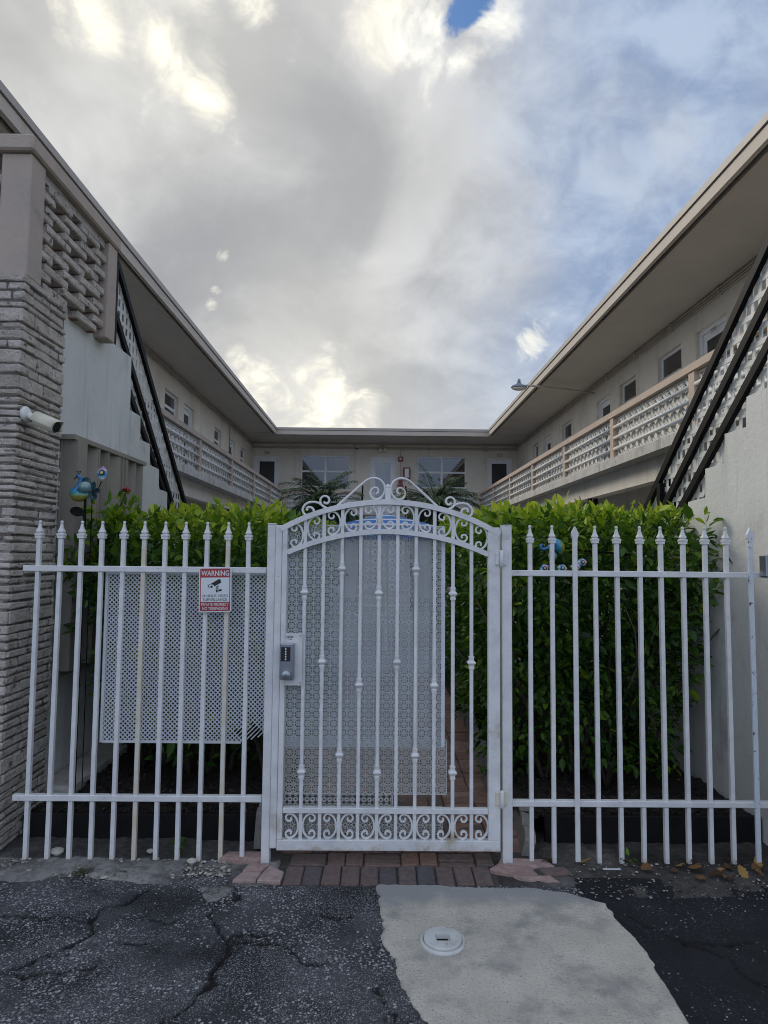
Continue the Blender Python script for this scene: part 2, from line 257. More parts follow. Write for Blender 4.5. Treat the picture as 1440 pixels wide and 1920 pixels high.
# ------------------------------------------------------------------ builders
ROOT = {}                                        # thing name -> its base point
def link(o): sc.collection.objects.link(o); return o
def tag(o, label=None, cat=None, group=None, kind=None):
    for k, v in (('label', label), ('category', cat), ('group', group), ('kind', kind)):
        if v: o[k] = v
    return o
def thing(name, label, cat, loc=(0, 0, 0), group=None):
    o = link(bpy.data.objects.new(name, None)); o.location = loc; o.empty_display_size = .1
    ROOT[o.name] = Vector(loc); return tag(o, label, cat, group)
def base_of(p):
    while p.parent: p = p.parent
    return ROOT.get(p.name, Vector(p.location))
class MB:
    def __init__(s): s.v = []; s.f = []; s.t = []; s.cur = .5
    def add(s, vs, fs):
        b = len(s.v); s.v += [tuple(v) for v in vs]; s.f += [tuple(b+i for i in f) for f in fs]; s.t += [s.cur]*len(fs); return s
    def box(s, a, b, mtx=None, jit=0.):
        x0, y0, z0 = [min(p, q) for p, q in zip(a, b)]; x1, y1, z1 = [max(p, q) for p, q in zip(a, b)]
        vs = [Vector(p) for p in ((x0, y0, z0), (x1, y0, z0), (x1, y1, z0), (x0, y1, z0), (x0, y0, z1), (x1, y0, z1), (x1, y1, z1), (x0, y1, z1))]
        if jit: vs = [v+Vector((random.uniform(-jit, jit), random.uniform(-jit, jit), random.uniform(-jit, jit))) for v in vs]
        if mtx: vs = [mtx @ v for v in vs]
        return s.add(vs, [(0, 3, 2, 1), (4, 5, 6, 7), (0, 1, 5, 4), (1, 2, 6, 5), (2, 3, 7, 6), (3, 0, 4, 7)])
    def cbox(s, a, b, c=.004, jit=0.):               # box with chamfered edges (bevelled on all twelve)
        a = [min(p, q) for p, q in zip(a, b)] if False else list(a); lo = [min(p, q) for p, q in zip(a, b)]; hi = [max(p, q) for p, q in zip(a, b)]
        c = min(c, .45*min(h-l for l, h in zip(lo, hi)))
        pts = {}; vs = []
        for ix in (0, 1):
            for iy in (0, 1):
                for iz in (0, 1):
                    j = Vector((random.uniform(-jit, jit), random.uniform(-jit, jit), random.uniform(-jit, jit))) if jit else Vector((0, 0, 0))
                    for ax in range(3):
                        p = [hi[k] if q else lo[k] for k, q in enumerate((ix, iy, iz))]
                        for k, q in enumerate((ix, iy, iz)):
                            if k != ax: p[k] += -c if q else c
                        pts[(ix, iy, iz, ax)] = len(vs); vs.append(Vector(p)+j)
        P = lambda *k: pts[k]; fs = []
        for ax in range(3):
            o1, o2 = [(1, 2), (2, 0), (0, 1)][ax]
            for side in (0, 1):
                q = []
                for (u, w) in ((0, 0), (1, 0), (1, 1), (0, 1)):
                    k = [0, 0, 0]; k[ax] = side; k[o1] = u; k[o2] = w; q.append(P(*k, ax))
                fs.append(q if side else q[::-1])
            for u in (0, 1):
                for w in (0, 1):
                    k0 = [0, 0, 0]; k0[o1] = u; k0[o2] = w; k1 = list(k0); k1[ax] = 1
                    q = [P(*k0, o1), P(*k1, o1), P(*k1, o2), P(*k0, o2)]
                    fs.append(q if (u ^ w) else q[::-1])
        for ix in (0, 1):
            for iy in (0, 1):
                for iz in (0, 1):
                    q = [P(ix, iy, iz, 0), P(ix, iy, iz, 1), P(ix, iy, iz, 2)]
                    fs.append(q if (ix+iy+iz) % 2 else q[::-1])
        return s.add(vs, fs)
    def tube(s, path, r, n=8, cap=True):
        path = [Vector(p) for p in path]; rs = r if isinstance(r, (list, tuple)) else [r]*len(path)
        rings = []; prev = None
        for i, p in enumerate(path):
            t = (path[min(i+1, len(path)-1)]-path[max(i-1, 0)]).normalized()
            if prev is None: a = t.orthogonal().normalized()
            else: a = (prev-t*prev.dot(t)); a = a.normalized() if a.length > 1e-6 else t.orthogonal().normalized()
            prev = a; b = t.cross(a)
            rings.append([p+(a*math.cos(2*math.pi*k/n)+b*math.sin(2*math.pi*k/n))*rs[i] for k in range(n)])
        vs = [v for q in rings for v in q]; fs = []
        for i in range(len(rings)-1):
            for k in range(n): fs.append((i*n+k, i*n+(k+1) % n, (i+1)*n+(k+1) % n, (i+1)*n+k))
        if cap: fs.append(tuple(range(n))[::-1]); fs.append(tuple(range((len(rings)-1)*n, len(rings)*n)))
        return s.add(vs, fs)
    def ribbon(s, path, thick, y0, y1, closed=False):   # flat bar bent in the XZ plane
        pts = [Vector((p[0], 0, p[1])) for p in path]; vs = []; fs = []; n = len(pts)
        th = thick if isinstance(thick, (list, tuple)) else [thick]*n
        for i, p in enumerate(pts):
            t = (pts[min(i+1, n-1)]-pts[max(i-1, 0)]).normalized(); nn = Vector((-t.z, 0, t.x))*th[i]/2
            for q, y in ((p+nn, y0), (p-nn, y0), (p-nn, y1), (p+nn, y1)): vs.append((q.x, y, q.z))
        for i in range(n-1):
            for k in range(4): fs.append((i*4+k, i*4+(k+1) % 4, i*4+4+(k+1) % 4, i*4+4+k))
        fs.append((0, 3, 2, 1)); fs.append(tuple(4*(n-1)+k for k in range(4)))
        return s.add(vs, fs)
    def lathe(s, prof, c, n=24, axis='Z', mtx=None, square=False):   # prof: (radius, height)
        vs = []; fs = []; off = math.pi/4 if square else 0
        if square: n = 4
        k = math.sqrt(2) if square else 1
        for r, h in prof:
            for i in range(n):
                a = 2*math.pi*i/n+off; v = Vector((r*k*math.cos(a), r*k*math.sin(a), h))
                if mtx: v = mtx @ v
                vs.append(v+Vector(c))
        for j in range(len(prof)-1):
            for i in range(n): fs.append((j*n+i, j*n+(i+1) % n, (j+1)*n+(i+1) % n, (j+1)*n+i))
        fs.append(tuple(range(n))[::-1]); fs.append(tuple((len(prof)-1)*n+i for i in range(n)))
        return s.add(vs, fs)
    def prism(s, poly, f):                            # poly: 2-D outline; f(u, v, side) -> world point for side 0 / 1
        n = len(poly); vs = [f(u, v, 0) for u, v in poly]+[f(u, v, 1) for u, v in poly]
        return s.add(vs, [tuple(range(n))[::-1], tuple(range(n, 2*n))]+[(i, (i+1) % n, n+(i+1) % n, n+i) for i in range(n)])
    def build(s, name, m, parent=None, smooth=False, label=None, local=False, fix=False):
        off = Vector((0, 0, 0)) if (local or not parent) else base_of(parent)
        me = bpy.data.meshes.new(name)
        a = np.array(s.v, dtype=float).reshape(-1, 3)-np.array(off)
        me.from_pydata(a.tolist(), [], s.f); me.update()
        if fix:
            import bmesh
            bm = bmesh.new(); bm.from_mesh(me); bmesh.ops.recalc_face_normals(bm, faces=bm.faces); bm.to_mesh(me); bm.free()
        if len(set(s.t)) > 1 or s.cur != .5:
            at = me.attributes.new('tint', 'FLOAT', 'FACE'); at.data.foreach_set('value', s.t)
        me.materials.append(m if not isinstance(m, str) else M[m])
        if smooth: me.polygons.foreach_set('use_smooth', [True]*len(me.polygons))
        o = link(bpy.data.objects.new(name, me)); o.parent = parent
        if label: o['label'] = label
        return o
def arrays(name, V, Fq, tint, m, parent=None, smooth=False):   # quads from numpy arrays
    me = bpy.data.meshes.new(name); off = np.array(base_of(parent)) if parent else np.zeros(3)
    V = np.asarray(V, float)-off; Fq = np.asarray(Fq, np.int32); k = Fq.shape[1]
    me.vertices.add(len(V)); me.vertices.foreach_set('co', V.ravel())
    me.loops.add(Fq.size); me.loops.foreach_set('vertex_index', Fq.ravel())
    me.polygons.add(len(Fq)); me.polygons.foreach_set('loop_start', np.arange(0, Fq.size, k, dtype=np.int32))
    me.update(calc_edges=True)
    if tint is not None:
        dom = 'FACE' if len(tint) == len(Fq) else 'POINT'
        at = me.attributes.new('tint', 'FLOAT', dom); at.data.foreach_set('value', np.asarray(tint, np.float32))
    if smooth: me.polygons.foreach_set('use_smooth', [True]*len(Fq))
    me.materials.append(M[m]); o = link(bpy.data.objects.new(name, me)); o.parent = parent; return o
def copy_part(o, parent, loc=None):
    c = o.copy(); link(c); c.parent = parent
    if loc is not None: c.location = loc
    for ch in list(o.children):
        d = ch.copy(); link(d); d.parent = c
    return c
def text_mesh(name, s, m, parent, centre, width, height, rot, depth=.001, bold=.0):
    cu = bpy.data.curves.new('lettering', 'FONT'); cu.body = s; cu.size = 1; cu.extrude = 0; cu.offset = bold
    to = link(bpy.data.objects.new('lettering', cu)); dg = bpy.context.evaluated_depsgraph_get()
    me = bpy.data.meshes.new_from_object(to.evaluated_get(dg)); bpy.data.objects.remove(to); bpy.data.curves.remove(cu)
    co = np.array([v.co[:] for v in me.vertices]); lo = co.min(0); hi = co.max(0); mid = (lo+hi)/2
    fac = np.array([width/(hi[0]-lo[0]), height/(hi[1]-lo[1]), 1])
    off = base_of(parent)
    for v, c in zip(me.vertices, co): v.co = rot @ Vector((c-mid)*fac) + Vector(centre) - off
    me.materials.clear(); me.materials.append(M[m]); me.name = name
    o = link(bpy.data.objects.new(name, me)); o.parent = parent; return o
FACE_FRONT = Matrix.Rotation(math.pi/2, 3, 'X')           # lettering that faces the camera side (-Y)
def nz(x, y, z=0., s=1., o=4): return mnoise.fractal(Vector((x*s, y*s, z)), 1., 2., o)
def catmull(pts, n=8):
    p = [Vector((*q, 0)) if len(q) == 2 else Vector(q) for q in pts]; p = [2*p[0]-p[1]]+p+[2*p[-1]-p[-2]]; out = []
    for i in range(1, len(p)-2):
        for k in range(n):
            t = k/n
            out.append(.5*((2*p[i])+(p[i+1]-p[i-1])*t+(2*p[i-1]-5*p[i]+4*p[i+1]-p[i+2])*t*t+(3*p[i]-p[i-1]-3*p[i+1]+p[i+2])*t**3))
    out.append(p[-2]); return out

# ================================================================== GROUND
g = MB(); g.add([(-300, -300, -.03), (300, -300, -.03), (300, 600, -.03), (-300, 600, -.03)], [(0, 1, 2, 3)]); g.cur = 1.; g.t = [1.]; tag(g.build('ground', 'asphalt'), kind='structure')

CRACKS = [[(-1.12, 3.27), (-1.16, 3.16), (-1.26, 3.06), (-1.28, 2.98), (-1.22, 2.90), (-1.30, 2.80), (-1.36, 2.72), (-1.45, 2.63), (-1.6, 2.5)],
          [(-.70, 3.34), (-.66, 3.22), (-.74, 3.12), (-.75, 3.02), (-.69, 2.93), (-.64, 2.86), (-.61, 2.78), (-.63, 2.66), (-.64, 2.56), (-.67, 2.47), (-.72, 2.36), (-.8, 2.2)],
          [(-.64, 2.86), (-.52, 2.84), (-.42, 2.82), (-.34, 2.77), (-.27, 2.72), (-.18, 2.70)], [(-.64, 2.86), (-.55, 2.90), (-.45, 2.88), (-.40, 2.86)],
          [(-1.28, 2.98), (-1.5, 3.02), (-1.75, 3.02), (-2., 3.05)], [(-1.42, 2.62), (-1.25, 2.64), (-1.1, 2.68)], [(-1.36, 2.72), (-1.2, 2.78), (-1.05, 2.84), (-.95, 2.83)],
          [(0.0, 2.62), (.02, 2.5), (.06, 2.42), (.05, 2.3), (.1, 2.2)], [(1.16, 3.06), (1.22, 2.95), (1.33, 2.86), (1.42, 2.80), (1.46, 2.68), (1.55, 2.55)], [(1.33, 2.86), (1.5, 2.83), (1.6, 2.86)],
          [(-.30, 3.05), (-.18, 3.02), (-.08, 3.04)], [(-1.0, 3.0), (-.93, 2.97), (-.88, 3.0)]]
def seg_dist(X, Y, pts):
    d = np.full(X.shape, 9.)
    for (a, b) in zip(pts[:-1], pts[1:]):
        ax, ay = a; bx, by = b; vx, vy = bx-ax, by-ay; t = np.clip(((X-ax)*vx+(Y-ay)*vy)/(vx*vx+vy*vy), 0, 1)
        d = np.minimum(d, np.hypot(X-ax-t*vx, Y-ay-t*vy))
    return d
def vnoise(X, Y, s, o=4, z=0.): return np.array([nz(x, y, z, s, o) for x, y in zip(X.ravel(), Y.ravel())]).reshape(X.shape)
def grid(x0, x1, y0, y1, st):
    xs = np.arange(x0, x1+st/2, st); ys = np.arange(y0, y1+st/2, st); X, Y = np.meshgrid(xs, ys); return X, Y
def field(name, X, Y, Z, m, tint=None, keep=None, parent=None):
    ny, nx = X.shape; idx = np.arange(nx*ny).reshape(ny, nx)
    Fq = np.stack([idx[:-1, :-1], idx[:-1, 1:], idx[1:, 1:], idx[1:, :-1]], -1).reshape(-1, 4)
    if keep is not None: Fq = Fq[keep.ravel()[Fq].all(1)]
    return arrays(name, np.stack([X, Y, Z], -1).reshape(-1, 3), Fq, None if tint is None else tint.ravel(), m, parent, smooth=True)
def asphalt(name, x0, x1, m, keepf):
    X, Y = grid(x0, x1, 1.7, 3.44, .009)
    wx = vnoise(X, Y, 9, 3); wy = vnoise(X, Y, 9, 3, 7.); jx = vnoise(X, Y, 38, 2, 11.); jy = vnoise(X, Y, 38, 2, 15.)
    Z = .005*vnoise(X, Y, 2.2, 3)+.0026*vnoise(X, Y, 45, 2, 3.)
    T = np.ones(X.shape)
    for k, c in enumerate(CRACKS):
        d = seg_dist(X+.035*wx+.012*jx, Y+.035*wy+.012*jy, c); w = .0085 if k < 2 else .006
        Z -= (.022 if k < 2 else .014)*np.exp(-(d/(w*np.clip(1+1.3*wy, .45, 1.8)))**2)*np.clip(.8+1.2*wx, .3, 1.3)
        ww = w*np.clip(1+1.6*wy, .3, 2.); T = np.minimum(T, 1-np.clip(1.25*np.exp(-(d/ww)**2), 0, .97))  # groove shade painted into the tint along each crack
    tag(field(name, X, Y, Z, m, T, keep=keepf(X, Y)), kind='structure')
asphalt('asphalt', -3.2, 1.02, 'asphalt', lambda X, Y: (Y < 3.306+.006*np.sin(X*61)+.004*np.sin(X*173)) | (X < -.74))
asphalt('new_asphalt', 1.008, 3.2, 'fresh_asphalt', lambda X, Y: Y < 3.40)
g = MB(); g.add([(-40, -40, -.006), (40, -40, -.006), (40, 1.71, -.006), (-40, 1.71, -.006)], [(0, 1, 2, 3)]); g.cur = 1.; g.t = [1.]; tag(g.build('road', 'asphalt'), kind='structure')
# concrete patch with a broken edge
cp = [(.006, 3.305), (.25, 3.298), (.6, 3.276), (.80, 3.27), (.934, 3.24), (1.03, 3.17), (1.094, 3.141), (1.10, 3.0), (1.13, 2.8), (1.12, 2.57), (1.114, 2.37), (1.13, 1.72), (.40, 1.72), (.188, 2.367), (.10, 2.55), (.091, 2.592), (.075, 2.7), (.024, 2.867), (.043, 2.946), (.02, 3.1)]
op = []
for (a, b) in zip(cp, cp[1:]+cp[:1]):
    n = max(1, int(math.dist(a, b)/.008))
    for k in range(n):
        x = a[0]+(b[0]-a[0])*k/n; y = a[1]+(b[1]-a[1])*k/n
        q = .016*nz(x, y, 1., 6, 6)+.009*max(0, nz(x, y, 5., 21, 5))*2; w = .016*nz(x, y, 9., 6, 6)+.007*nz(x, y, 13., 25, 5)
        op.append((x+q, y+w))
g = MB(); n = len(op); cx, cy = .62, 2.55
inner = [(x+(cx-x)*.018, y+(cy-y)*.018) for x, y in op]
vs = [(x, y, -.012) for x, y in op]+[(x, y, .006+.002*nz(x, y, 0, 30, 2)) for x, y in op]+[(x, y, .013) for x, y in inner]
g.add(vs, [(i, (i+1) % n, n+(i+1) % n, n+i) for i in range(n)]+[(n+i, n+(i+1) % n, 2*n+(i+1) % n, 2*n+i) for i in range(n)]+[tuple(range(2*n, 3*n))])
tag(g.build('concrete_patch', 'concrete'), kind='structure')
# dirt strip in front of the fence
X, Y = grid(-3.1, 3.1, 3.10, 3.96, .014)
n1 = vnoise(X, Y, 4, 4); n2 = vnoise(X, Y, 26, 3, 4.)
edge = np.where(X < 0, 3.31+.03*np.sin(X*3)+.07*vnoise(X, Y*0, 3, 3, 2.), np.where(X < 1.06, 3.29, 3.165+.03*vnoise(X, Y*0, 3, 3, 2.)))
edge = edge-np.where((X > -.95) & (X < -.70), .16*np.exp(-((X+.78)/.1)**2), 0)
Z = -.03+np.clip((Y-edge)/.05, -1, 1)*.03+.012*n1+.006*n2+np.where(X < -1, .012, 0)
Z = np.where((X > -.50) & (X < .63), -.06, Z)
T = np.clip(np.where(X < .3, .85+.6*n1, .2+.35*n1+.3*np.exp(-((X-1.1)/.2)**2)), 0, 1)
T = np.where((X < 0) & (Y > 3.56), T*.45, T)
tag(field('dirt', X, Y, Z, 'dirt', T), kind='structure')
# mulch beds
X, Y = grid(-2.16, -.56, 3.86, 9.2, .035); Z = .10+.035*vnoise(X, Y, 3, 4)+.018*vnoise(X, Y, 20, 2); tag(field('mulch_bed', X, Y, Z, 'mulch'), kind='structure')
X, Y = grid(.86, 2.26, 3.86, 9.2, .035); Z = .10+.035*vnoise(X, Y, 3, 4)+.018*vnoise(X, Y, 20, 2); tag(field('mulch_bed', X, Y, Z, 'mulch'), kind='structure')
g = MB(); g.box((-5, 9.1, -.02), (5.4, 25, .03)); tag(g.build('courtyard', 'concrete'), kind='structure')
g = MB(); g.box((-.6, 3.28, -.028), (.9, 9.12, -.010)); tag(g.build('path_bed', 'joint'), kind='structure')
# paving: soldier course, then basket weave, then the walk with its paler side strip
g = MB()
def pv(x0, y0, x1, y1, t, h=.0):
    g.cur = min(1, max(0, t)); gap = .004; z = .004+h+random.uniform(-.004, .004)
    g.cbox((x0+gap, y0+gap, -.05), (x1-gap, y1-gap, z), .006, .0025)
xs = -.468
for k, t in enumerate((.30, .12, .34, .30, .26, .06, .22, .02, .28, .30, .24)):
    pv(xs, 3.312, xs+.0975, 3.508, t); xs += .0975
# second band, pavers paired upright and flat
xs = -.46
for k, (kind, ta, tb) in enumerate((('f', .30, .26), ('v', .42, .45), ('f', .3, .5), ('v', .6, .62), ('f', .27, .3), ('v', .24, .2), ('v', .68, .5), ('f', .2, .6), ('v', .3, .75))):
    if kind == 'f':
        pv(xs, 3.512, xs+.2, 3.560, tb); pv(xs, 3.562, xs+.2, 3.652, ta); xs += .2
    else:
        pv(xs, 3.514, xs+.1, 3.655, ta); xs += .1
        if xs < .6: pv(xs, 3.514, xs+.1, 3.655, tb); xs += .1
    if xs > .62: break
y = 3.66; r = 0
while y < 9.0:
    x = -.55; k = 0
    while x < .50:
        if (r+k) % 2: pv(x, y, x+.1, y+.2, random.uniform(.1, .62)); pv(x+.1, y, x+.2, y+.2, random.uniform(.1, .62))
        else: pv(x, y, x+.2, y+.1, random.uniform(.1, .62)); pv(x, y+.1, x+.2, y+.2, random.uniform(.1, .62))
        x += .2; k += 1
    y += .2; r += 1
y = 3.66
while y < 9.0: pv(.655, y, .86, y+.1, random.uniform(.62, .84), .003); pv(.45, y, .655, y+.1, random.uniform(.58, .82), .003); y += .1
tag(g.build('paver_path', 'paver'), kind='structure')
g = MB()
def poly_paver(p, t, z=.012):
    g.cur = t; cxx = sum(q[0] for q in p)/len(p); cyy = sum(q[1] for q in p)/len(p)
    n = len(p); ins = [(x+(cxx-x)*.05, y+(cyy-y)*.05) for x, y in p]
    g.add([(x, y, -.05) for x, y in p]+[(x, y, z-.006) for x, y in p]+[(x, y, z) for x, y in ins], [(i, (i+1) % n, n+(i+1) % n, n+i) for i in range(n)]+[(n+i, n+(i+1) % n, 2*n+(i+1) % n, 2*n+i) for i in range(n)]+[tuple(range(2*n, 3*n))])
poly_paver([(-.715, 3.335), (-.60, 3.335), (-.585, 3.415), (-.68, 3.42)], .93); poly_paver([(-.592, 3.335), (-.475, 3.33), (-.47, 3.42), (-.55, 3.49), (-.578, 3.41)], .95)
poly_paver([(-.685, 3.43), (-.59, 3.43), (-.555, 3.50), (-.66, 3.51)], .9); poly_paver([(-.83, 3.53), (-.80, 3.60), (-.62, 3.605), (-.60, 3.53), (-.74, 3.52)], .88, .03)
poly_paver([(.60, 3.46), (.70, 3.40), (.84, 3.40), (.82, 3.47), (.66, 3.52)], .86, .016); poly_paver([(.71, 3.39), (.78, 3.345), (.93, 3.33), (.90, 3.39)], .92, .014); poly_paver([(.66, 3.53), (.83, 3.48), (.95, 3.49), (.92, 3.56), (.68, 3.58)], .93, .016); poly_paver([(.86, 3.47), (.88, 3.40), (1.02, 3.42), (1.0, 3.49)], .35, .012)
tag(g.build('broken_paver_edge', 'paver'), kind='structure')

# clean-out cap set in the concrete
t = thing('cleanout_cap', 'round white plastic pipe cap with a square socket set in the concrete patch', 'pipe cap', (.29, 2.824, .012))
g = MB(); g.lathe([(.080, -.01), (.096, -.01), (.096, .008), (.092, .012), (.0835, .012), (.0825, .004), (.0825, -.009)], (.29, 2.824, .012), 40); g.build('collar', 'pvc', t, True, fix=True)
g = MB(); c0 = Vector((.29, 2.824, .012)); n = 40
vs = []; sq = .031
for k in range(n): a = 2*math.pi*k/n; vs.append(c0+Vector((.082*math.cos(a), .082*math.sin(a), .0)))
for k in range(n): a = 2*math.pi*k/n; vs.append(c0+Vector((.080*math.cos(a), .080*math.sin(a), .018)))
for k in range(n): a = 2*math.pi*k/n; vs.append(c0+Vector((.076*math.cos(a), .077*math.sin(a), .0205)))
for k in range(n):
    a = 2*math.pi*k/n; q = max(abs(math.cos(a)), abs(math.sin(a))); vs.append(c0+Vector((sq*math.cos(a)/q, sq*.8*math.sin(a)/q, .0205)))
for k in range(n):
    a = 2*math.pi*k/n; q = max(abs(math.cos(a)), abs(math.sin(a))); vs.append(c0+Vector((sq*.92*math.cos(a)/q, sq*.72*math.sin(a)/q, .002)))
g.add(vs, [(j*n+i, j*n+(i+1) % n, (j+1)*n+(i+1) % n, (j+1)*n+i) for j in range(4) for i in range(n)]+[tuple(4*n+i for i in range(n))]); g.build('lid', 'pvc', t, fix=True)

g = MB(); g.box((.2665, 2.8065, .0145), (.3135, 2.8415, .016)); g.build('socket_shade', 'asphalt', t)  # added dark plate, paints the shade at the bottom of the socket
# ================================================================== BUILDING WINGS
class Wing:
    """u runs along the wing, n points into the courtyard."""
    def __init__(s, f): s.f = f
    def P(s, u, n, z): return Vector(s.f(u, n, z))
    def box(s, g, u0, u1, n0, n1, z0, z1): g.box(s.P(u0, n0, z0), s.P(u1, n1, z1))
Z_SLAB, Z_RAIL, Z_SOF, Z_TOP = 3.10, 3.80, 5.80, 5.97
def wall_panel(w, root, u0, u1, z0, z1, n, holes, m, depth=.13, name='wall'):
    g = MB(); us = sorted({u0, u1, *[h[0] for h in holes], *[h[1] for h in holes]})
    def q(a, b, c, d): g.add([a, b, c, d], [(0, 1, 2, 3)])
    for a, b in zip(us[:-1], us[1:]):
        hs = sorted([h for h in holes if h[0] <= a+1e-6 and h[1] >= b-1e-6], key=lambda h: h[2]); z = z0
        for h in hs:
            if h[2] > z+1e-4: q(w.P(a, n, z), w.P(b, n, z), w.P(b, n, h[2]), w.P(a, n, h[2]))
            z = h[3]
        if z < z1-1e-4: q(w.P(a, n, z), w.P(b, n, z), w.P(b, n, z1), w.P(a, n, z1))
    for a, b, c, d in holes:
        m2 = n-depth
        q(w.P(a, n, c), w.P(a, m2, c), w.P(a, m2, d), w.P(a, n, d)); q(w.P(b, n, c), w.P(b, m2, c), w.P(b, m2, d), w.P(b, n, d))
        q(w.P(a, n, d), w.P(a, m2, d), w.P(b, m2, d), w.P(b, n, d)); q(w.P(a, n, c), w.P(a, m2, c), w.P(b, m2, c), w.P(b, n, c))
    # room side, so that no light leaks in
    q(w.P(u0, n-.3, z0), w.P(u1, n-.3, z0), w.P(u1, n-.3, z1), w.P(u0, n-.3, z1))
    g.build(name, m, root)
def door(w, root, u0, u1, z1, n, depth, pane, num=None, inset=.13):
    d = MB(); w.box(d, u0, u1, n-depth-.04, n-depth, Z_SLAB+.02, z1); w_ = u1-u0
    o = d.build('door', 'frame_white', root)
    p = MB(); w.box(p, u0+w_*.2, u1-w_*.2, n-depth, n-depth+.006, Z_SLAB+.35, z1-.20); p.build('pane', pane, o)
    f = MB(); e = .012
    for a, b, c, dd in ((u0+.0, u0+.07, Z_SLAB+.02, z1), (u1-.07, u1, Z_SLAB+.02, z1), (u0+.07, u1-.07, z1-.07, z1)): w.box(f, a, b, n-depth+.003, n-depth+.035, c, dd)
    f.build('frame', 'frame_white', o)
    h = MB(); w.box(h, u0+.10, u0+.14, n-depth+.0, n-depth+.05, 4.05, 4.20); h.build('handle', 'steel', o)
    return o
def window(w, root, u0, u1, z0, z1, n, depth, pane, cols=1, sash=True):
    f = MB(); t = .05; N0, N1 = n-depth-.05, n-depth
    w.box(f, u0, u0+t, N0, N1, z0, z1); w.box(f, u1-t, u1, N0, N1, z0, z1); w.box(f, u0+t, u1-t, N0, N1, z0, z0+t); w.box(f, u0+t, u1-t, N0, N1, z1-t, z1)
    for k in range(1, cols): c = u0+(u1-u0)*k/cols; w.box(f, c-t*.8, c+t*.8, N0, N1+.004, z0+t, z1-t)
    if sash: zm = (z0+z1)/2; w.box(f, u0+t, u1-t, N0, N1-.006, zm-.035, zm+.035)
    o = f.build('window', 'frame_white', root)
    g = MB(); w.box(g, u0+.02, u1-.02, N0+.005, N0+.03, z0+.02, z1-.02); g.build('pane', pane, o)
    s = MB(); w.box(s, u0-.03, u1+.03, n, n+.035, z0-.05, z0-.004); s.build('sill', 'slab', o)
    return o
def lattice(w, root, u0, u1, z0, z1, n):
    """white diamond screen of one bay with its three tubes"""
    g = MB(); p = .20; wd = .0155; H = z1-z0
    for layer, (shift, wd) in enumerate(((0, .0155), (.1, .011))):
      k = -int(H/p)-2
      while u0+shift+k*p < u1:
          for sgn in (1, -1):
              a = u0+shift+k*p if sgn > 0 else u0+shift+k*p+H; ua, ub = a, a+sgn*H; za, zb = z0, z1
              lo, hi = min(ua, ub), max(ua, ub)
              if hi <= u0 or lo >= u1: continue
              def at(u): return z0+(u-ua)/(ub-ua)*H
              s0, s1 = max(lo, u0), min(hi, u1)
              if s1-s0 < .02: continue
              nn = n-.035*layer+(.004 if sgn > 0 else -.005)
              # slightly waved strip, as the cast screen has
              pts = [(s0+(s1-s0)*i/6, at(s0+(s1-s0)*i/6)) for i in range(7)]
              vs = []
              for (u, z) in pts:
                  vs += [w.P(u-wd, nn, z+wd*(1 if sgn > 0 else -1)), w.P(u+wd, nn, z-wd*(1 if sgn > 0 else -1)), w.P(u+wd, nn-.008, z-wd*(1 if sgn > 0 else -1)), w.P(u-wd, nn-.008, z+wd*(1 if sgn > 0 else -1))]
              fs = [(i*4+q, i*4+(q+1) % 4, i*4+4+(q+1) % 4, i*4+4+q) for i in range(6) for q in range(4)]
              g.add(vs, fs)
          k += 1
    w.box(g, u0, u1, n-.012, n+.010, z1-.02, z1); w.box(g, u0, u1, n-.012, n+.010, z0, z0+.02)
    # round medallions where the strips cross
    o = g.build('lattice_panel', 'rail_white', root)
    for f in (.20, .48, .76):
        t = MB(); z = z0+H*f; t.tube([w.P(u0, n+.04, z), w.P(u1, n+.04, z)], .024, 10); t.build('tube_rail', 'rail_white', o, True)
    return o
def railing(w, root, u0, u1, posts, n, m, gaps=()):
    c = MB(); w.box(c, u0, u1, n-.07, n+.07, Z_RAIL-.085, Z_RAIL); c.build('coping', m, root)
    ps = sorted(posts)
    for p in ps:
        g = MB(); w.box(g, p-.065, p+.065, n-.055, n+.055, Z_SLAB, Z_RAIL-.085); g.build('railing_post', m, root)
    for a, b in zip(ps[:-1], ps[1:]): lattice(w, root, a+.075, b-.075, Z_SLAB+.02, Z_RAIL-.10, n)
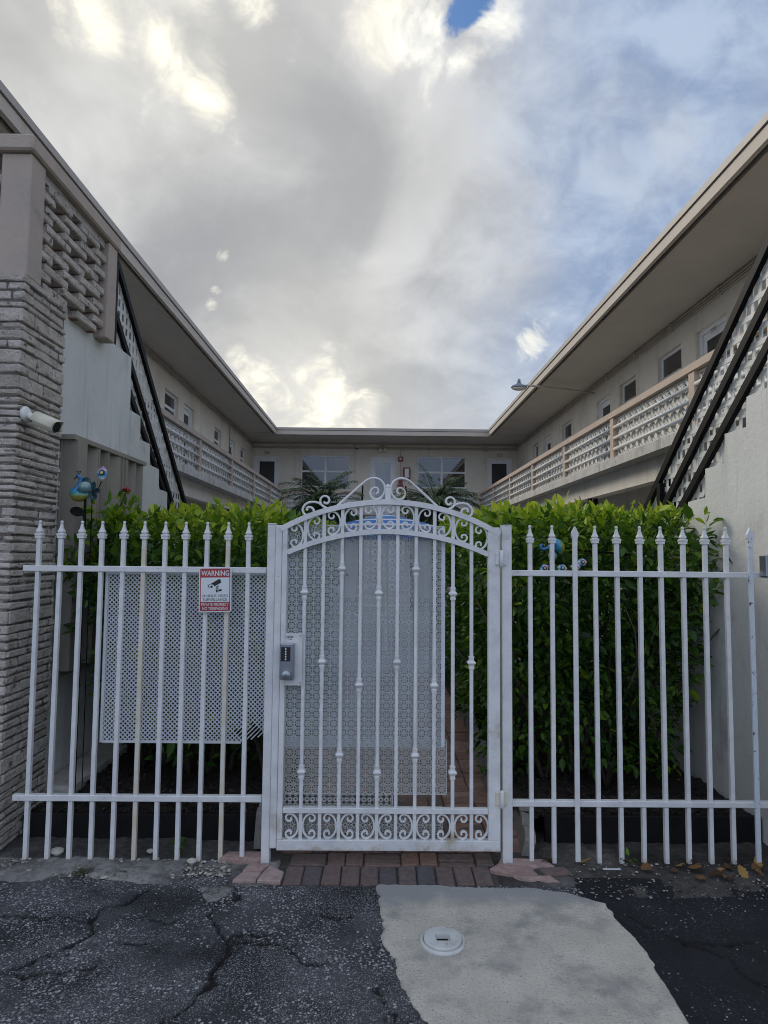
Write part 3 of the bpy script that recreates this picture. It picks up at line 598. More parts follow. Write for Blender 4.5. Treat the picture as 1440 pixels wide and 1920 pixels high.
def shell(w, root, u0, u1, wall_n, rail_n, roof_n, holes, ue=None):
    ue = u1 if ue is None else ue
    wall_panel(w, root, u0, u1, Z_SLAB-.02, Z_SOF, wall_n, holes, 'cream_wall')
    wall_panel(w, root, u0, u1, 0, 2.98, wall_n, [], 'cream_wall', name='ground_floor_wall')
    g = MB(); w.box(g, u0, ue, wall_n-.3, roof_n-.10, Z_SOF, Z_SOF+.03); g.build('soffit', 'soffit', root)
    g = MB(); w.box(g, u0, ue, wall_n-6, roof_n-.06, Z_SOF+.04, Z_TOP-.01); g.build('roof', 'drip_edge', root)
    g = MB(); w.box(g, u0, ue, roof_n-.16, roof_n-.11, Z_SOF-.09, Z_SOF); w.box(g, u0, ue, roof_n-.055, roof_n, Z_SOF-.07, Z_TOP-.095); g.build('fascia', 'fascia', root)
    g = MB(); w.box(g, u0, ue, roof_n-.11, roof_n-.056, Z_SOF-.02, Z_TOP-.095); g.build('fascia_gap_shade', 'gap', root)  # solid dark strip in place of the shadow behind the fascia
    g = MB(); w.box(g, u0, ue, roof_n-.058, roof_n+.022, Z_TOP-.085, Z_TOP); g.build('drip_edge', 'drip_edge', root)
    g = MB(); w.box(g, u0, ue, wall_n-.1, rail_n+.085, Z_SLAB-.13, Z_SLAB); g.build('balcony_slab', 'slab', root)
    g = MB(); w.box(g, u0, ue, rail_n-.32, rail_n-.14, 2.66, Z_SLAB-.131); g.build('beam', 'cream_wall', root)
    g = MB()
    for z, r in ((Z_SOF-.05, .016), (Z_SOF-.095, .016), (Z_SOF-.135, .012)): g.tube([w.P(u0, wall_n+.03, z), w.P(u1, wall_n+.03, z)], r, 8)
    for k in range(int((u1-u0)/1.6)): uu = u0+.5+k*1.6; w.box(g, uu-.035, uu+.035, wall_n+.001, wall_n+.06, Z_SOF-.155, Z_SOF-.03)
    g.build('conduit', 'fascia', root)

# --- wing on the right of the courtyard
RW = Wing(lambda u, n, z: (-n, u, z)); nw, nr, nf = -5.2, -3.53, -3.755
rw = thing('building_wing', 'two-storey cream apartment wing with the lamp arm under its eaves and brown-pink balcony coping', 'building', (5.2, 13, 0))
dd = [(9.36, 10.30), (14.2, 15.1), (19.2, 20.0)]; ww = [(10.80, 11.72), (12.76, 13.62), (17.1, 18.0), (20.7, 21.35)]
shell(RW, rw, 2.6, 23.8, nw, nr, nf, [(a, b, Z_SLAB, 5.34) for a, b in dd]+[(a, b, 4.90, 5.35) for a, b in ww], 21.8)
for k, (a, b) in enumerate(dd):
    o = door(RW, rw, a, b, 5.34, nw, .10, 'screen')
    if k == 0: text_mesh('number', '201B', 'number', o, (5.2+.062, 9.86, 5.245), .16, .075, Matrix.Rotation(-math.pi/2, 3, 'Z') @ FACE_FRONT)
for a, b in ww: window(RW, rw, a, b, 4.90, 5.35, nw, .07, 'glass', 1, False)
railing(RW, rw, 3.6, 21.9, [21.85, 19.35, 16.9, 14.42, 11.93, 9.45, 7.0, 4.5], nr, 'pink_coping')
for y in (5.2, 8.2, 11.2, 14.95, 18.6):
    g = MB(); g.box((3.70, y-.06, 0), (3.74, y+.06, 2.66)); g.box((3.80, y-.06, 0), (3.84, y+.06, 2.66)); g.build('support_post', 'black_iron', rw)
# --- wing on the left
LW = Wing(lambda u, n, z: (n, u, z)); nw, nr, nf = -4.75, -3.32, -3.54
lw = thing('building_wing', 'two-storey cream apartment wing behind the brick pillar and the pierced brick landing', 'building', (-4.75, 13, 0))
dd = [(15.4, 16.25), (20.2, 20.95)]; ww = [(14.0, 14.95), (18.3, 19.1), (21.8, 22.6)]
shell(LW, lw, 2.6, 23.8, nw, nr, nf, [(a, b, Z_SLAB, 5.28) for a, b in dd]+[(a, b, 4.62, 5.28) for a, b in ww], 21.8)
for a, b in dd: door(LW, lw, a, b, 5.28, nw, .10, 'screen')
for a, b in ww: window(LW, lw, a, b, 4.62, 5.28, nw, .07, 'glass', 1, True)
railing(LW, lw, 4.9, 21.9, [21.85, 19.3, 16.75, 14.2, 11.65, 9.1, 6.55, 5.0], nr, 'grey_coping')
for y in (8.2, 11.2, 14.95, 18.6):
    g = MB(); g.box((-3.53, y-.06, 0), (-3.49, y+.06, 2.66)); g.box((-3.63, y-.06, 0), (-3.59, y+.06, 2.66)); g.build('support_post', 'black_iron', lw)
# --- far wing
FW = Wing(lambda u, n, z: (u, -n, z)); nw, nr, nf = -23.8, -21.9, -21.8
fwg = thing('building_wing', 'cream far wing closing the courtyard with doors 203 and 204', 'building', (0.2, 23.8, 0))
dd = [(-4.66, -3.73, '204'), (-.32, .62, None), (4.05, 4.98, '203')]; ww = [(-2.92, -1.09), (1.43, 3.27)]
wall_panel(FW, fwg, -4.75, 5.2, Z_SLAB-.02, Z_SOF, nw, [(a, b, Z_SLAB, 5.28) for a, b, c in dd]+[(a, b, 4.13, 5.32) for a, b in ww], 'cream_wall')
wall_panel(FW, fwg, -4.75, 5.2, 0, 2.98, nw, [], 'cream_wall', name='ground_floor_wall')
for a, b, s in dd:
    o = door(FW, fwg, a, b, 5.28, nw, .06, 'glass_curtain' if s is None else 'screen')
    if s: text_mesh('number', s, 'number', fwg, ((a+b)/2, 23.79, 5.40), .20, .11, FACE_FRONT)
for a, b in ww: window(FW, fwg, a, b, 4.13, 5.32, nw, .05, 'glass', 2, True)
g = MB(); FW.box(g, -4.75, 5.2, nw-.3, nf-.10, Z_SOF, Z_SOF+.03); g.build('soffit', 'soffit', fwg)
g = MB(); FW.box(g, -9, 9.5, nw-6, nf-.06, Z_SOF+.04, Z_TOP-.012); g.build('roof', 'drip_edge', fwg)
g = MB(); FW.box(g, -3.4, 3.6, nf-.16, nf-.11, Z_SOF-.09, Z_SOF); FW.box(g, -3.54, 3.755, nf-.055, nf, Z_SOF-.07, Z_TOP-.095); g.build('fascia', 'fascia', fwg)
g = MB(); FW.box(g, -3.5, 3.7, nf-.11, nf-.056, Z_SOF-.02, Z_TOP-.095); g.build('fascia_gap_shade', 'gap', fwg)  # painted shade between fascia and trim
g = MB(); FW.box(g, -3.515, 3.73, nf-.058, nf+.022, Z_TOP-.083, Z_TOP+.002); g.build('drip_edge', 'drip_edge', fwg)
g = MB(); FW.box(g, -4.75, 5.2, nw-.1, nr+.085, Z_SLAB-.13, Z_SLAB-.002); g.build('balcony_slab', 'slab', fwg)
g = MB(); FW.box(g, -3.4, 3.6, nr-.32, nr-.14, 2.66, Z_SLAB-.131); g.build('beam', 'cream_wall', fwg)
g = MB()
for z, r in ((Z_SOF-.05, .02), (Z_SOF-.17, .016), (Z_SOF-.22, .014)): g.tube([FW.P(-4.75, nw+.03, z), FW.P(5.2, nw+.03, z)], r, 8)
for u in (-3.3, 4.0): FW.box(g, u-.09, u+.09, nw+.001, nw+.08, Z_SOF-.26, Z_SOF-.13)
g.tube([(.80, 23.76, 5.6), (.80, 23.76, 4.3)], .012, 6); g.build('conduit', 'fascia', fwg)
railing(FW, fwg, -3.27, -.62, [-3.2, -1.95, -.69], nr, 'grey_coping'); railing(FW, fwg, 1.0, 3.48, [1.07, 2.25, 3.42], nr, 'grey_coping')
g = MB()
for k in range(16): g.box((-.45, 21.6-.27*k, 0 if k > 14 else 3.10-.19*(k+1)-.17), (.85, 21.6-.27*(k+1), 3.10-.19*(k+1)))
g.build('stair_flight', 'slab', fwg)
for x in (-.55, .92):
    g = MB(); g.tube([(x, 21.7, 2.9), (x, 21.7, 3.95), (x, 17.5, .95), (x, 17.5, .1)], .03, 8); g.build('handrail', 'black_iron', fwg)
# far-wall fittings
t = thing('flood_light', 'yellowed twin spotlight fixed above the middle door of the far wing', 'light', (.14, 23.75, 5.6))
g = MB(); g.box((.08, 23.70, 5.60), (.20, 23.79, 5.72)); g.build('mount', 'fascia', t)
for dx in (-.08, .08):
    g = MB(); g.lathe([(.03, 0), (.055, -.05), (.085, -.16), (.08, -.17)], (.14+dx, 23.68, 5.62), 14, mtx=Matrix.Rotation(R_(-35), 3, 'X')); g.build('spotlight', 'cam_cream', t, True)
t = thing('dome_camera', 'tiny dark dome camera under the eaves of the far wing', 'camera', (-.83, 23.7, 5.62))
g = MB(); g.lathe([(.06, .08), (.06, 0), (.05, -.03)], (-.83, 23.7, 5.64), 14); g.build('housing', 'cam_white', t, True)
g = MB(); g.lathe([(.046, -.03), (.04, -.065), (.015, -.08)], (-.83, 23.7, 5.64), 14); g.build('dome', 'sign_black', t, True)
t = thing('fire_alarm_horn', 'small square red alarm with pale centre beside the middle door', 'alarm', (.80, 23.74, 5.2))
g = MB(); g.cbox((.72, 23.70, 5.12), (.89, 23.785, 5.29), .015); g.build('housing', 'red_paint', t)
g = MB(); g.cbox((.765, 23.69, 5.17), (.845, 23.70, 5.24), .004); g.build('strobe', 'cam_white', t)
t = thing('fire_extinguisher_box', 'tall red framed extinguisher cabinet with a white glazed front', 'cabinet', (1.03, 23.72, 4.64))
g = MB(); g.cbox((.90, 23.64, 4.44), (1.17, 23.79, 4.88), .02); g.build('cabinet', 'red_paint', t)
g = MB(); g.cbox((.96, 23.63, 4.50), (1.11, 23.64, 4.83), .003); g.build('glazing', 'frame_white', t)
t = thing('alarm_pull_station', 'pair of small red alarm boxes low beside the middle door', 'alarm', (.80, 23.74, 4.25))
g = MB(); g.cbox((.73, 23.70, 4.30), (.88, 23.785, 4.46), .012); g.build('pull_box', 'red_paint', t)
g = MB(); g.cbox((.70, 23.69, 4.05), (.90, 23.785, 4.25), .012); g.build('call_box', 'red_paint', t)
t = thing('alarm_bell', 'red bell box hung on a pipe on the wall above the balcony', 'alarm', (-4.70, 19.6, 4.75))
g = MB(); g.cbox((-4.745, 19.95, 4.62), (-4.66, 20.13, 4.80), .012); g.build('bell', 'red_paint', t)
g = MB(); g.tube([(-4.72, 20.04, 4.8), (-4.72, 20.04, 5.7)], .012, 6); g.build('pipe', 'red_paint', t)
# lamp on its arm
t = thing('arm_lamp', 'grey cobra-head lamp on a long pipe arm under the eaves', 'street lamp', (5.18, 15.2, 5.60))
g = MB(); g.tube([(5.18, 15.2, 5.58), (4.4, 15.0, 5.62), (3.62, 14.75, 5.62), (3.40, 14.7, 5.62)], .022, 8); g.build('arm', 'fascia', t, True)
g = MB(); g.lathe([(.03, .17), (.06, .15), (.07, .09), (.17, .04), (.20, -.02), (.20, -.06)], (3.24, 14.65, 5.58), 20, mtx=Matrix.Diagonal((.95, .55, .55))); h = g.build('lamp_head', 'lamp_grey', t, True)
g = MB(); g.lathe([(.185, -.06), (.17, -.12), (.10, -.165), (.03, -.175)], (3.24, 14.65, 5.58), 20, mtx=Matrix.Diagonal((.95, .55, .55))); g.build('lens', 'lamp_glass', h, True)
g = MB(); g.lathe([(.035, .09), (.04, .12), (.035, .17), (.01, .18)], (3.24, 14.65, 5.58), 12); g.build('photocell', 'lamp_grey', h, True)

# ================================================================== STAIRCASES
def square_lattice(g, X, stations, pitch_y, pitch_z, y0, y1, zlo, zhi, wy=.032, wz=.036, th=.006):
    """upright and level strips of a white screen clipped between two sloping lines zlo(y), zhi(y)"""
    y = y0; k = 0
    while y < y1-wy:
        a0, a1 = zlo(y+wy/2), zhi(y+wy/2)
        if a1-a0 > .02: g.add([(X, y, zlo(y)), (X, y+wy, zlo(y+wy)), (X, y+wy, zhi(y+wy)), (X, y, zhi(y)), (X+th, y, zlo(y)), (X+th, y+wy, zlo(y+wy)), (X+th, y+wy, zhi(y+wy)), (X+th, y, zhi(y))],
                               [(0, 1, 2, 3), (7, 6, 5, 4), (0, 4, 5, 1), (1, 5, 6, 2), (2, 6, 7, 3), (3, 7, 4, 0)])
        y += pitch_y
    zs = min(zlo(y0), zlo(y1)); ze = max(zhi(y0), zhi(y1)); z = zs
    while z < ze:
        ys = [y0+(y1-y0)*i/400 for i in range(401) if zlo(y0+(y1-y0)*i/400) <= z and z+wz <= zhi(y0+(y1-y0)*i/400)]
        if len(ys) > 8: g.box((X-.002, ys[0], z), (X+th-.002, ys[-1], z+wz))
        z += pitch_z
def line(y0, z0, y1, z1): return lambda y: z0+(z1-z0)*(y-y0)/(y1-y0)
def bar(y0, y1, fz, X, w=.035, h=.058):
    g = MB(); g.add([(X+sx*w/2, y, fz(y)+sz*h/2*1.28) for y in (y0, y1) for sx, sz in ((-1, -1), (1, -1), (1, 1), (-1, 1))],
                    [(0, 1, 5, 4), (1, 2, 6, 5), (2, 3, 7, 6), (3, 0, 4, 7), (3, 2, 1, 0), (4, 5, 6, 7)]); return g
# --- right
rs = thing('staircase', 'grey plaster stair with stepped side wall, black rails and white screen rising towards the viewer', 'staircase', (2.8, 5, 0))
prof = [(3.0, 0)]; yy = [3.0, 3.40, 3.63, 3.852, 4.108, 4.362, 4.62]; zz = [3.06, 2.84, 2.637, 2.45, 2.264, 2.061]
steps = list(zip(yy[:-1], yy[1:], zz))
y, z = 4.62, 1.866
while z > .1: steps.append((y, y+.258, z)); y += .258; z -= .196
poly = [(3.0, -.02)]+[p for a, b, c in steps for p in ((a+.012, c), (b, c-.004+.008*math.sin(a*7)))]+[(steps[-1][1], -.02)]
# rough, chipped nosings
rp = []
for (a, b) in zip(poly[:-1], poly[1:]):
    n = max(1, int(math.dist(a, b)/.04))
    for k in range(n):
        t_ = k/n; q = (a[0]+(b[0]-a[0])*t_, a[1]+(b[1]-a[1])*t_); j = .004*nz(q[0], q[1], 2., 7, 4) if q[1] > .2 else 0
        rp.append((q[0]+j, q[1]+j*.8))
rp.append(poly[-1])
g = MB(); g.prism(rp, lambda u, v, s: (2.25+.14*s, u, v)); g.build('side_wall', 'stair_wall', rs, fix=True)
g = MB()
for k, (a, b, c) in enumerate(steps):
    if k > 0: g.box((2.391, a-.0, c-.30 if c > .3 else 0), (3.45, b, c-.10))
g.build('step', 'slab', rs)
g = MB(); g.box((2.391, 2.6, 2.90), (3.44, 3.39, 3.04)); g.build('landing', 'slab', rs)
r1 = line(3.798, 3.50, 5.606, 2.043); r2 = line(3.785, 3.20, 5.238, 2.041); r3 = line(3.801, 2.90, 4.934, 2.019)
for f, a, b in ((r1, 3.45, 6.2), (r2, 3.45, 6.1), (r3, 3.45, 6.0)): bar(a, b, f, 2.345).build('handrail', 'black_iron', rs)
g = MB(); g.box((2.325, 5.25, .3), (2.37, 5.31, 2.26)); g.build('newel_post', 'black_iron', rs)
g = MB(); square_lattice(g, 2.368, None, .083, .098, 3.45, 6.15, lambda y: r3(y)-.16, lambda y: r1(y)-.01); g.build('screen_panel', 'rail_white', rs)
# --- left
ls = thing('staircase', 'plaster stair with stepped side wall, two black rails and white screen behind the garden peacock', 'staircase', (-2.7, 6, 0))
steps = [(4.12, 5.455, 3.33), (5.455, 5.709, 2.87), (5.709, 5.969, 2.661), (5.969, 6.236, 2.462), (6.236, 6.499, 2.263)]
y, z = 6.499, 2.063
while z > .1: steps.append((y, y+.26, z)); y += .26; z -= .2
poly = [(4.12, -.02)]+[p for a, b, c in steps for p in ((a+.012, c), (b, c-.004))]+[(steps[-1][1], -.02)]
rp = []
for (a, b) in zip(poly[:-1], poly[1:]):
    n = max(1, int(math.dist(a, b)/.04))
    for k in range(n):
        t_ = k/n; q = (a[0]+(b[0]-a[0])*t_, a[1]+(b[1]-a[1])*t_); j = .004*nz(q[0], q[1], 6., 7, 4) if q[1] > .2 else 0
        rp.append((q[0]+j, q[1]+j*.8))
rp.append(poly[-1])
g = MB(); g.prism(rp, lambda u, v, s: (-2.15-.14*s, u, v)); g.build('side_wall', 'stair_wall', ls, fix=True)
g = MB()
for k, (a, b, c) in enumerate(steps):
    if k > 0: g.box((-2.291, a, c-.30 if c > .3 else 0), (-3.2, b, c-.10))
g.build('step', 'slab', ls)
l1 = line(5.19, 3.965, 7.28, 2.084); l2 = line(5.14, 3.579, 6.80, 2.084)
l3 = lambda y: 3.045-(y-5.455)*.79
for f, a, b in ((l1, 5.11, 7.6), (l2, 5.13, 7.3), (l3, 5.40, 7.4)): bar(a, b, f, -2.168, .030).build('handrail', 'black_iron', ls)
g = MB(); g.box((-2.185, 5.085, 3.325), (-2.150, 5.13, 4.06)); g.build('newel_post', 'black_iron', ls)
g = MB(); square_lattice(g, -2.194, None, .083, .098, 5.12, 7.5, lambda y: l3(y)-.02, lambda y: l1(y)-.01); g.build('screen_panel', 'rail_white', ls)
g = MB(); g.cbox((-2.148, 4.14, -.02), (-1.93, 5.12, .17), .02, .006); g.build('ledge', 'slab', ls)
# --- accordion shutter on the stair wall
t = thing('accordion_shutter', 'tan folding storm shutter of tall upright blades on the plaster stair wall', 'shutter', (-2.13, 4.9, .85))
zig = [(4.285, .012), (4.30, .012), (4.30, .110), (4.43, .115), (4.47, .012), (4.60, .030), (4.64, .105), (4.66, .105), (4.69, .014), (4.79, .020), (4.81, .10), (4.83, .10), (4.87, .02), (5.03, .105)]
def blade(pts, name):
    g = MB()
    for (a, b) in zip(pts[:-1], pts[1:]):
        va, vb = Vector((-2.148+a[1], a[0], 0)), Vector((-2.148+b[1], b[0], 0)); d = (vb-va).normalized(); nn = Vector((d.y, -d.x, 0))*.006
        g.add([(p.x, p.y, z) for z in (.86, 2.40) for p in (va-nn, vb-nn, vb+nn, va+nn)], [(0, 3, 2, 1), (4, 5, 6, 7), (0, 1, 5, 4), (1, 2, 6, 5), (2, 3, 7, 6), (3, 0, 4, 7)])
    return g.build(name, 'shutter', t)
blade(zig, 'leaf'); blade([(5.20, .10), (5.24, .02), (5.34, .03), (5.37, .10), (5.40, .015), (5.50, .03), (5.53, .10), (5.55, .01)], 'leaf')
g = MB()
for k in range(5): g.box((-2.147, 5.05+k*.030, .86), (-2.045+.006*(k % 2), 5.066+k*.030, 2.43))
g.build('stacked_blade', 'shutter', t)
g = MB(); g.box((-2.149, 4.26, 2.40), (-2.035, 5.58, 2.432)); g.build('track', 'shutter', t)
g = MB(); g.box((-2.149, 4.26, .82), (-2.095, 5.58, .86)); g.build('track', 'shutter', t)
# --- brick pillar
t = thing('brick_pillar', 'rough tan roman-brick pillar under the landing, camera fixed to its side', 'pillar', (-2.4, 3.85, 0))
g = MB(); g.box((-3.2, 3.611, -.05), (-2.063, 4.10, 3.245)); g.build('mortar_core', 'mortar', t)
g = MB(); z = .0; row = 0
def rough_brick(a, b):
    """a brick face with ragged edges: chamfered box whose outer face is split and jittered"""
    g.cbox(a, b, random.uniform(.004, .009), .0035)
while z < 3.22:
    h = random.choice((.038, .042, .046, .05, .055, .06, .085 if random.random() < .4 else .045)); h = min(h, 3.245-z)
    if h < .02: break
    gp = random.uniform(.008, .015)
    # front face
    x = -2.05; off = random.uniform(.06, .26)
    first = True
    while x > -3.2:
        l = off if first else random.uniform(.16, .30); g.cur = random.random(); pr = random.uniform(-.006, .006)
        rough_brick((x-l+gp*.7, 3.60+pr*.7, z+gp/2), (x+(random.uniform(-.006, .006) if first else -gp*.3), 3.66, z+h-gp/2)); x -= l; first = False
    # side face
    y = 3.615; off = random.uniform(.08, .30); first = True
    while y < 4.105:
        l = off if first else random.uniform(.14, .30); y2 = min(y+l, 4.115); g.cur = random.random(); pr = random.uniform(-.007, .006)
        if y2-y > .03: rough_brick((-2.10, y if first else y+gp*.3, z+gp/2), (-2.05+pr, y2-gp*.7, z+h-gp/2))
        y += l; first = False
    z += h; row += 1
g.build('brickwork', 'brick', t)
# --- landing balustrade above the pillar
t = thing('landing_balustrade', 'pierced brick balustrade with taupe posts and coping on top of the brick pillar', 'balustrade', (-2.1, 4.2, 3.25))
g = MB(); g.cbox((-2.235, 3.635, 3.246), (-2.058, 3.80, 3.985), .008); g.build('post', 'grey_coping', t)
g = MB(); g.cbox((-2.215, 4.715, 3.25), (-2.052, 4.865, 3.985), .008); g.build('post', 'grey_coping', t)
g = MB(); g.cbox((-2.26, 3.60, 3.986), (-2.035, 4.885, 4.085), .012); g.cbox((-3.3, 3.60, 3.986), (-2.262, 3.83, 4.085), .012); g.build('coping', 'grey_coping', t)
g = MB(); z = 3.25; row = 0
while z < 3.90:
    h = .062; y = 3.80+(-.15 if row % 2 else .075)
    while y < 4.715:
        a, b = max(y, 3.802), min(y+.30, 4.713)
        if b-a > .03: g.cur = random.random(); g.cbox((-2.20, a, z+.004), (-2.075+random.uniform(-.008, .008), b, z+h-.003), .008, .003)
        y += .45
    z += h; row += 1
g.box((-2.20, 3.802, 3.93), (-2.085, 4.713, 3.985)); g.build('pierced_brickwork', 'brick', t)
g = MB(); z = 3.25; row = 0
while z < 3.90:
    y = 3.80+(-.15 if row % 2 else .075)
    while y < 4.715:
        for q in (y+.005, y+.255):
            if 3.81 < q < 4.66: g.cur = random.random(); g.cbox((-2.197, q, z+.0), (-2.10, q+.045, z+.062), .004, .004)
        y += .45
    z += .062; row += 1
g.build('header_brickwork', 'red_brick', t)
g = MB(); z = 3.25; row = 0
while z < 3.93:
    x = -2.24-(.0 if row % 2 else .15)
    while x > -3.3: g.cur = random.random(); g.cbox((x, 3.66, z+.010), (max(x-.29, -3.3), 3.78, z+.07), .008, .003); x -= .32
    z += .079; row += 1
g.build('front_brickwork', 'brick', t)
g = MB(); g.box((-2.30, 3.85, 3.10), (-3.3, 5.45, 3.24)); g.build('landing_floor', 'slab', t)
# --- security camera
t = thing('security_camera', 'white bullet security camera on a round bracket on the brick pillar', 'camera', (-1.99, 3.62, 2.40))
rotx = Matrix.Rotation(math.pi/2, 3, 'Y')
g = MB(); g.lathe([(.0, -.004), (.046, -.004), (.046, .010), (.036, .022), (.0, .024)], (-2.043, 3.66, 2.435), 24, mtx=rotx); g.build('mount', 'cam_white', t, True)
g = MB(); g.tube([(-2.03, 3.66, 2.435), (-1.99, 3.645, 2.415), (-1.955, 3.63, 2.405)], [.024, .020, .022], 12); g.build('arm', 'cam_white', t, True)
d = Vector((.150, -.018, -.062)); a = Vector((-1.965, 3.64, 2.405)); d.normalize()
g = MB(); g.tube([a-d*.01, a+d*.005, a+d*.13, a+d*.135], [.024, .036, .037, .034], 18); bd = g.build('body', 'cam_cream', t, True)
g = MB(); n_ = 10; w_ = Vector((0, 0, 1)); s_ = d.cross(w_).normalized(); u_ = s_.cross(d); vs = []
for q in (-.005, .165):
    for rr in (.041, .044):
        for k in range(n_+1): an = math.pi*(1.18*k/n_-.09); vs.append(a+d*(q-(.03*abs(math.cos(an)) if q > 0 else 0))+(s_*math.cos(an)+u_*math.sin(an))*rr)
K = n_+1
g.add(vs, [(i, i+1, 2*K+i+1, 2*K+i) for i in range(n_)]+[(K+i, 3*K+i, 3*K+i+1, K+i+1) for i in range(n_)]+[(2*K+i, 2*K+i+1, 3*K+i+1, 3*K+i) for i in range(n_)]+[(i, K+i, K+i+1, i+1) for i in range(n_)]); g.build('sun_hood', 'cam_cream', bd, True, fix=True)
g = MB(); g.lathe([(.0, .0), (.031, .0), (.031, .004), (.0, .004)], a+d*.135, 18, mtx=d.to_track_quat('Z', 'Y').to_matrix()); g.build('lens', 'sign_black', bd)

# ================================================================== FENCE AND GATE
YF = 3.55
def make_finial(z0=1.722):
    g = MB(); g.lathe([(.0175, z0), (.0175, z0+.012), (.0195, z0+.014), (.0195, z0+.024), (.0105, z0+.0285), (.0155, z0+.034), (.0155, z0+.037), (.0095, z0+.052), (.0065, z0+.068), (.0052, z0+.080)], (0, 0, 0), square=True)
    g.lathe([(.003, z0+.078), (.0075, z0+.082), (.0088, z0+.088), (.0075, z0+.094), (.003, z0+.097)], (0, 0, 0), 12); return g
def make_spear(z0=1.70):
    g = MB(); g.add([(x, y, z) for z, hw in ((z0, .0125), (z0+.045, .0125), (z0+.062, .0185), (z0+.078, .0185), (z0+.112, .0015)) for x, y in ((-hw, -.0085), (hw, -.0085), (hw, .0085), (-hw, .0085))],
                    [(j*4+k, j*4+(k+1) % 4, j*4+4+(k+1) % 4, j*4+4+k) for j in range(4) for k in range(4)]+[(3, 2, 1, 0), (16, 17, 18, 19)]); return g
def fence(label, x0, x1, xs, z_up, z_lo, special, rusty):
    t = thing('fence_section', label, 'fence', ((x0+x1)/2, YF, 0)); X0 = (x0+x1)/2; first = None; fin = None
    for k, x in enumerate(xs):
        if k in special:
            g = MB(); g.box((-.0125, -.006, .02), (.0125, .006, 1.70)); p = g.build('picket', 'white_iron_worn' if special[k] else 'white_iron', t, local=True, label='flat picket with a plain spear point' if not special[k] else 'flat spear picket with its paint flaking off')
            p.location = (x-X0, -.022, 0); make_spear().build('spear_point', 'white_iron_worn' if special[k] else 'white_iron', p, local=True)
        elif k in rusty:
            g = MB(); g.box((-.0108, -.0108, .004), (.0108, .0108, 1.722)); p = g.build('picket', 'rusty_iron', t, local=True, label='picket stained with rust'); p.location = (x-X0, 0, 0)
            f = fin.copy(); link(f); f.parent = p
        else:
            if first is None:
                g = MB(); g.box((-.0108, -.0108, .004), (.0108, .0108, 1.722)); first = g.build('picket', 'white_iron', t, local=True); first.location = (x-X0, 0, 0); fin = make_finial().build('finial', 'white_iron', first, local=True)
            else: p = copy_part(first, t, (x-X0, 0, 0)); p.rotation_euler = (random.uniform(-.003, .003), random.uniform(-.002, .002), random.uniform(-.06, .06))
    for z in (z_up, z_lo):
        g = MB(); g.cbox((x0, YF-.017, z-.016), (x1, YF+.017, z+.016), .003); g.build('rail', 'white_iron', t)
    return t
fence('white iron fence section carrying the warning sign, lattice sheet behind it', -1.945, -.612, [-1.868+.1155*k for k in range(11)], 1.555, .330, {}, (5, 9))
fence('white iron fence section in front of the tall green hedge beside the plaster stair wall', .733, 2.245, [.842+.1215*k for k in range(11)], 1.553, .316, {2: 0, 10: 1}, ())
def gate_post(label, x0, x1, ztop):
    t = thing('gate_post', label, 'post', ((x0+x1)/2, YF, 0), None)
    g = MB(); g.cbox((x0, YF-.03, -.02), (x1, YF+.03, ztop), .003); g.build('shaft', 'white_iron', t)
    g = MB(); g.cbox((x0-.001, YF-.032, ztop+.0005), (x1+.001, YF+.032, ztop+.006), .002); g.build('cap', 'white_iron', t); return t
gate_post('white square gate post on the latch side next to the lattice sheet', -.608, -.563, 1.808)
p = gate_post('white square gate post on the hinge side with a grey sticker near its top', .681, .735, 1.812)
g = MB(); g.box((.690, YF-.0312, 1.735), (.722, YF-.030, 1.765)); g.build('sticker', 'grey_plastic', p)

gt = thing('gate', 'white wrought-iron arched gate with scrolls, mesh sheets and a push-button lock', 'gate', (.05, 3.53, .08))
Y0, Y1 = 3.508, 3.548
def gbox(x0, x1, z0, z1, ya=Y0, yb=Y1, c=.002): g = MB(); return g.cbox((x0, ya, z0), (x1, yb, z1), c)
XC, ZC_U, RU, ZC_L, RL = .052, .749, 1.188, .447, 1.327
arcz = lambda x, zc, r: zc+math.sqrt(r*r-(x-XC)**2)
g = gbox(-.524, -.497, .132, 1.80); g.build('stile', 'white_iron', gt)
g = gbox(.603, .667, .132, 1.802); g.build('stile', 'white_iron', gt)
g = gbox(-.562, -.526, .085, 1.803, Y0+.006, Y0+.016); g.build('latch_flange', 'white_iron', gt)
g = gbox(-.524, .667, .077, .131); g.build('bottom_rail', 'white_iron', gt)
g = gbox(-.496, .602, .267, .295, Y0+.004, Y1-.004); g.build('lower_rail', 'white_iron', gt)
g = MB(); g.ribbon([(x, arcz(x, ZC_U, RU)) for x in np.linspace(-.535, .668, 48)], .029, Y0-.002, Y1+.002); g.build('arched_top_rail', 'white_iron', gt)
g = MB(); g.ribbon([(x, arcz(x, ZC_L, RL)) for x in np.linspace(-.498, .604, 44)], .028, Y0-.001, Y1-.002); g.build('arched_lower_rail', 'white_iron', gt)
COL = {0: (1.437, .481), 1: (1.065,), 2: (1.568, .571), 3: (.942,), 4: (1.437, .481), 5: (1.065,), 6: (1.568, .571), 7: (.942,), 8: (1.437, .481), 9: (1.065,)}
bx = [-.400+.1015*k for k in range(10)]
YB = 3.528
for k, x in enumerate(bx):
    zt = arcz(x, ZC_U, RU)-.012
    g = MB(); g.box((x-.0092, YB-.0092, .131), (x+.0092, YB+.0092, zt)); b = g.build('baluster', 'white_iron', gt)
    for z in COL[k]:
        g = MB(); g.lathe([(.011, z-.034), (.014, z-.034), (.014, z-.022), (.012, z-.019), (.013, z-.013), (.022, z-.003), (.0225, z+.003), (.013, z+.013), (.0125, z+.026), (.0145, z+.028), (.0145, z+.034), (.011, z+.034)], (x, YB, 0), square=True); g.build('collar', 'white_iron', b)
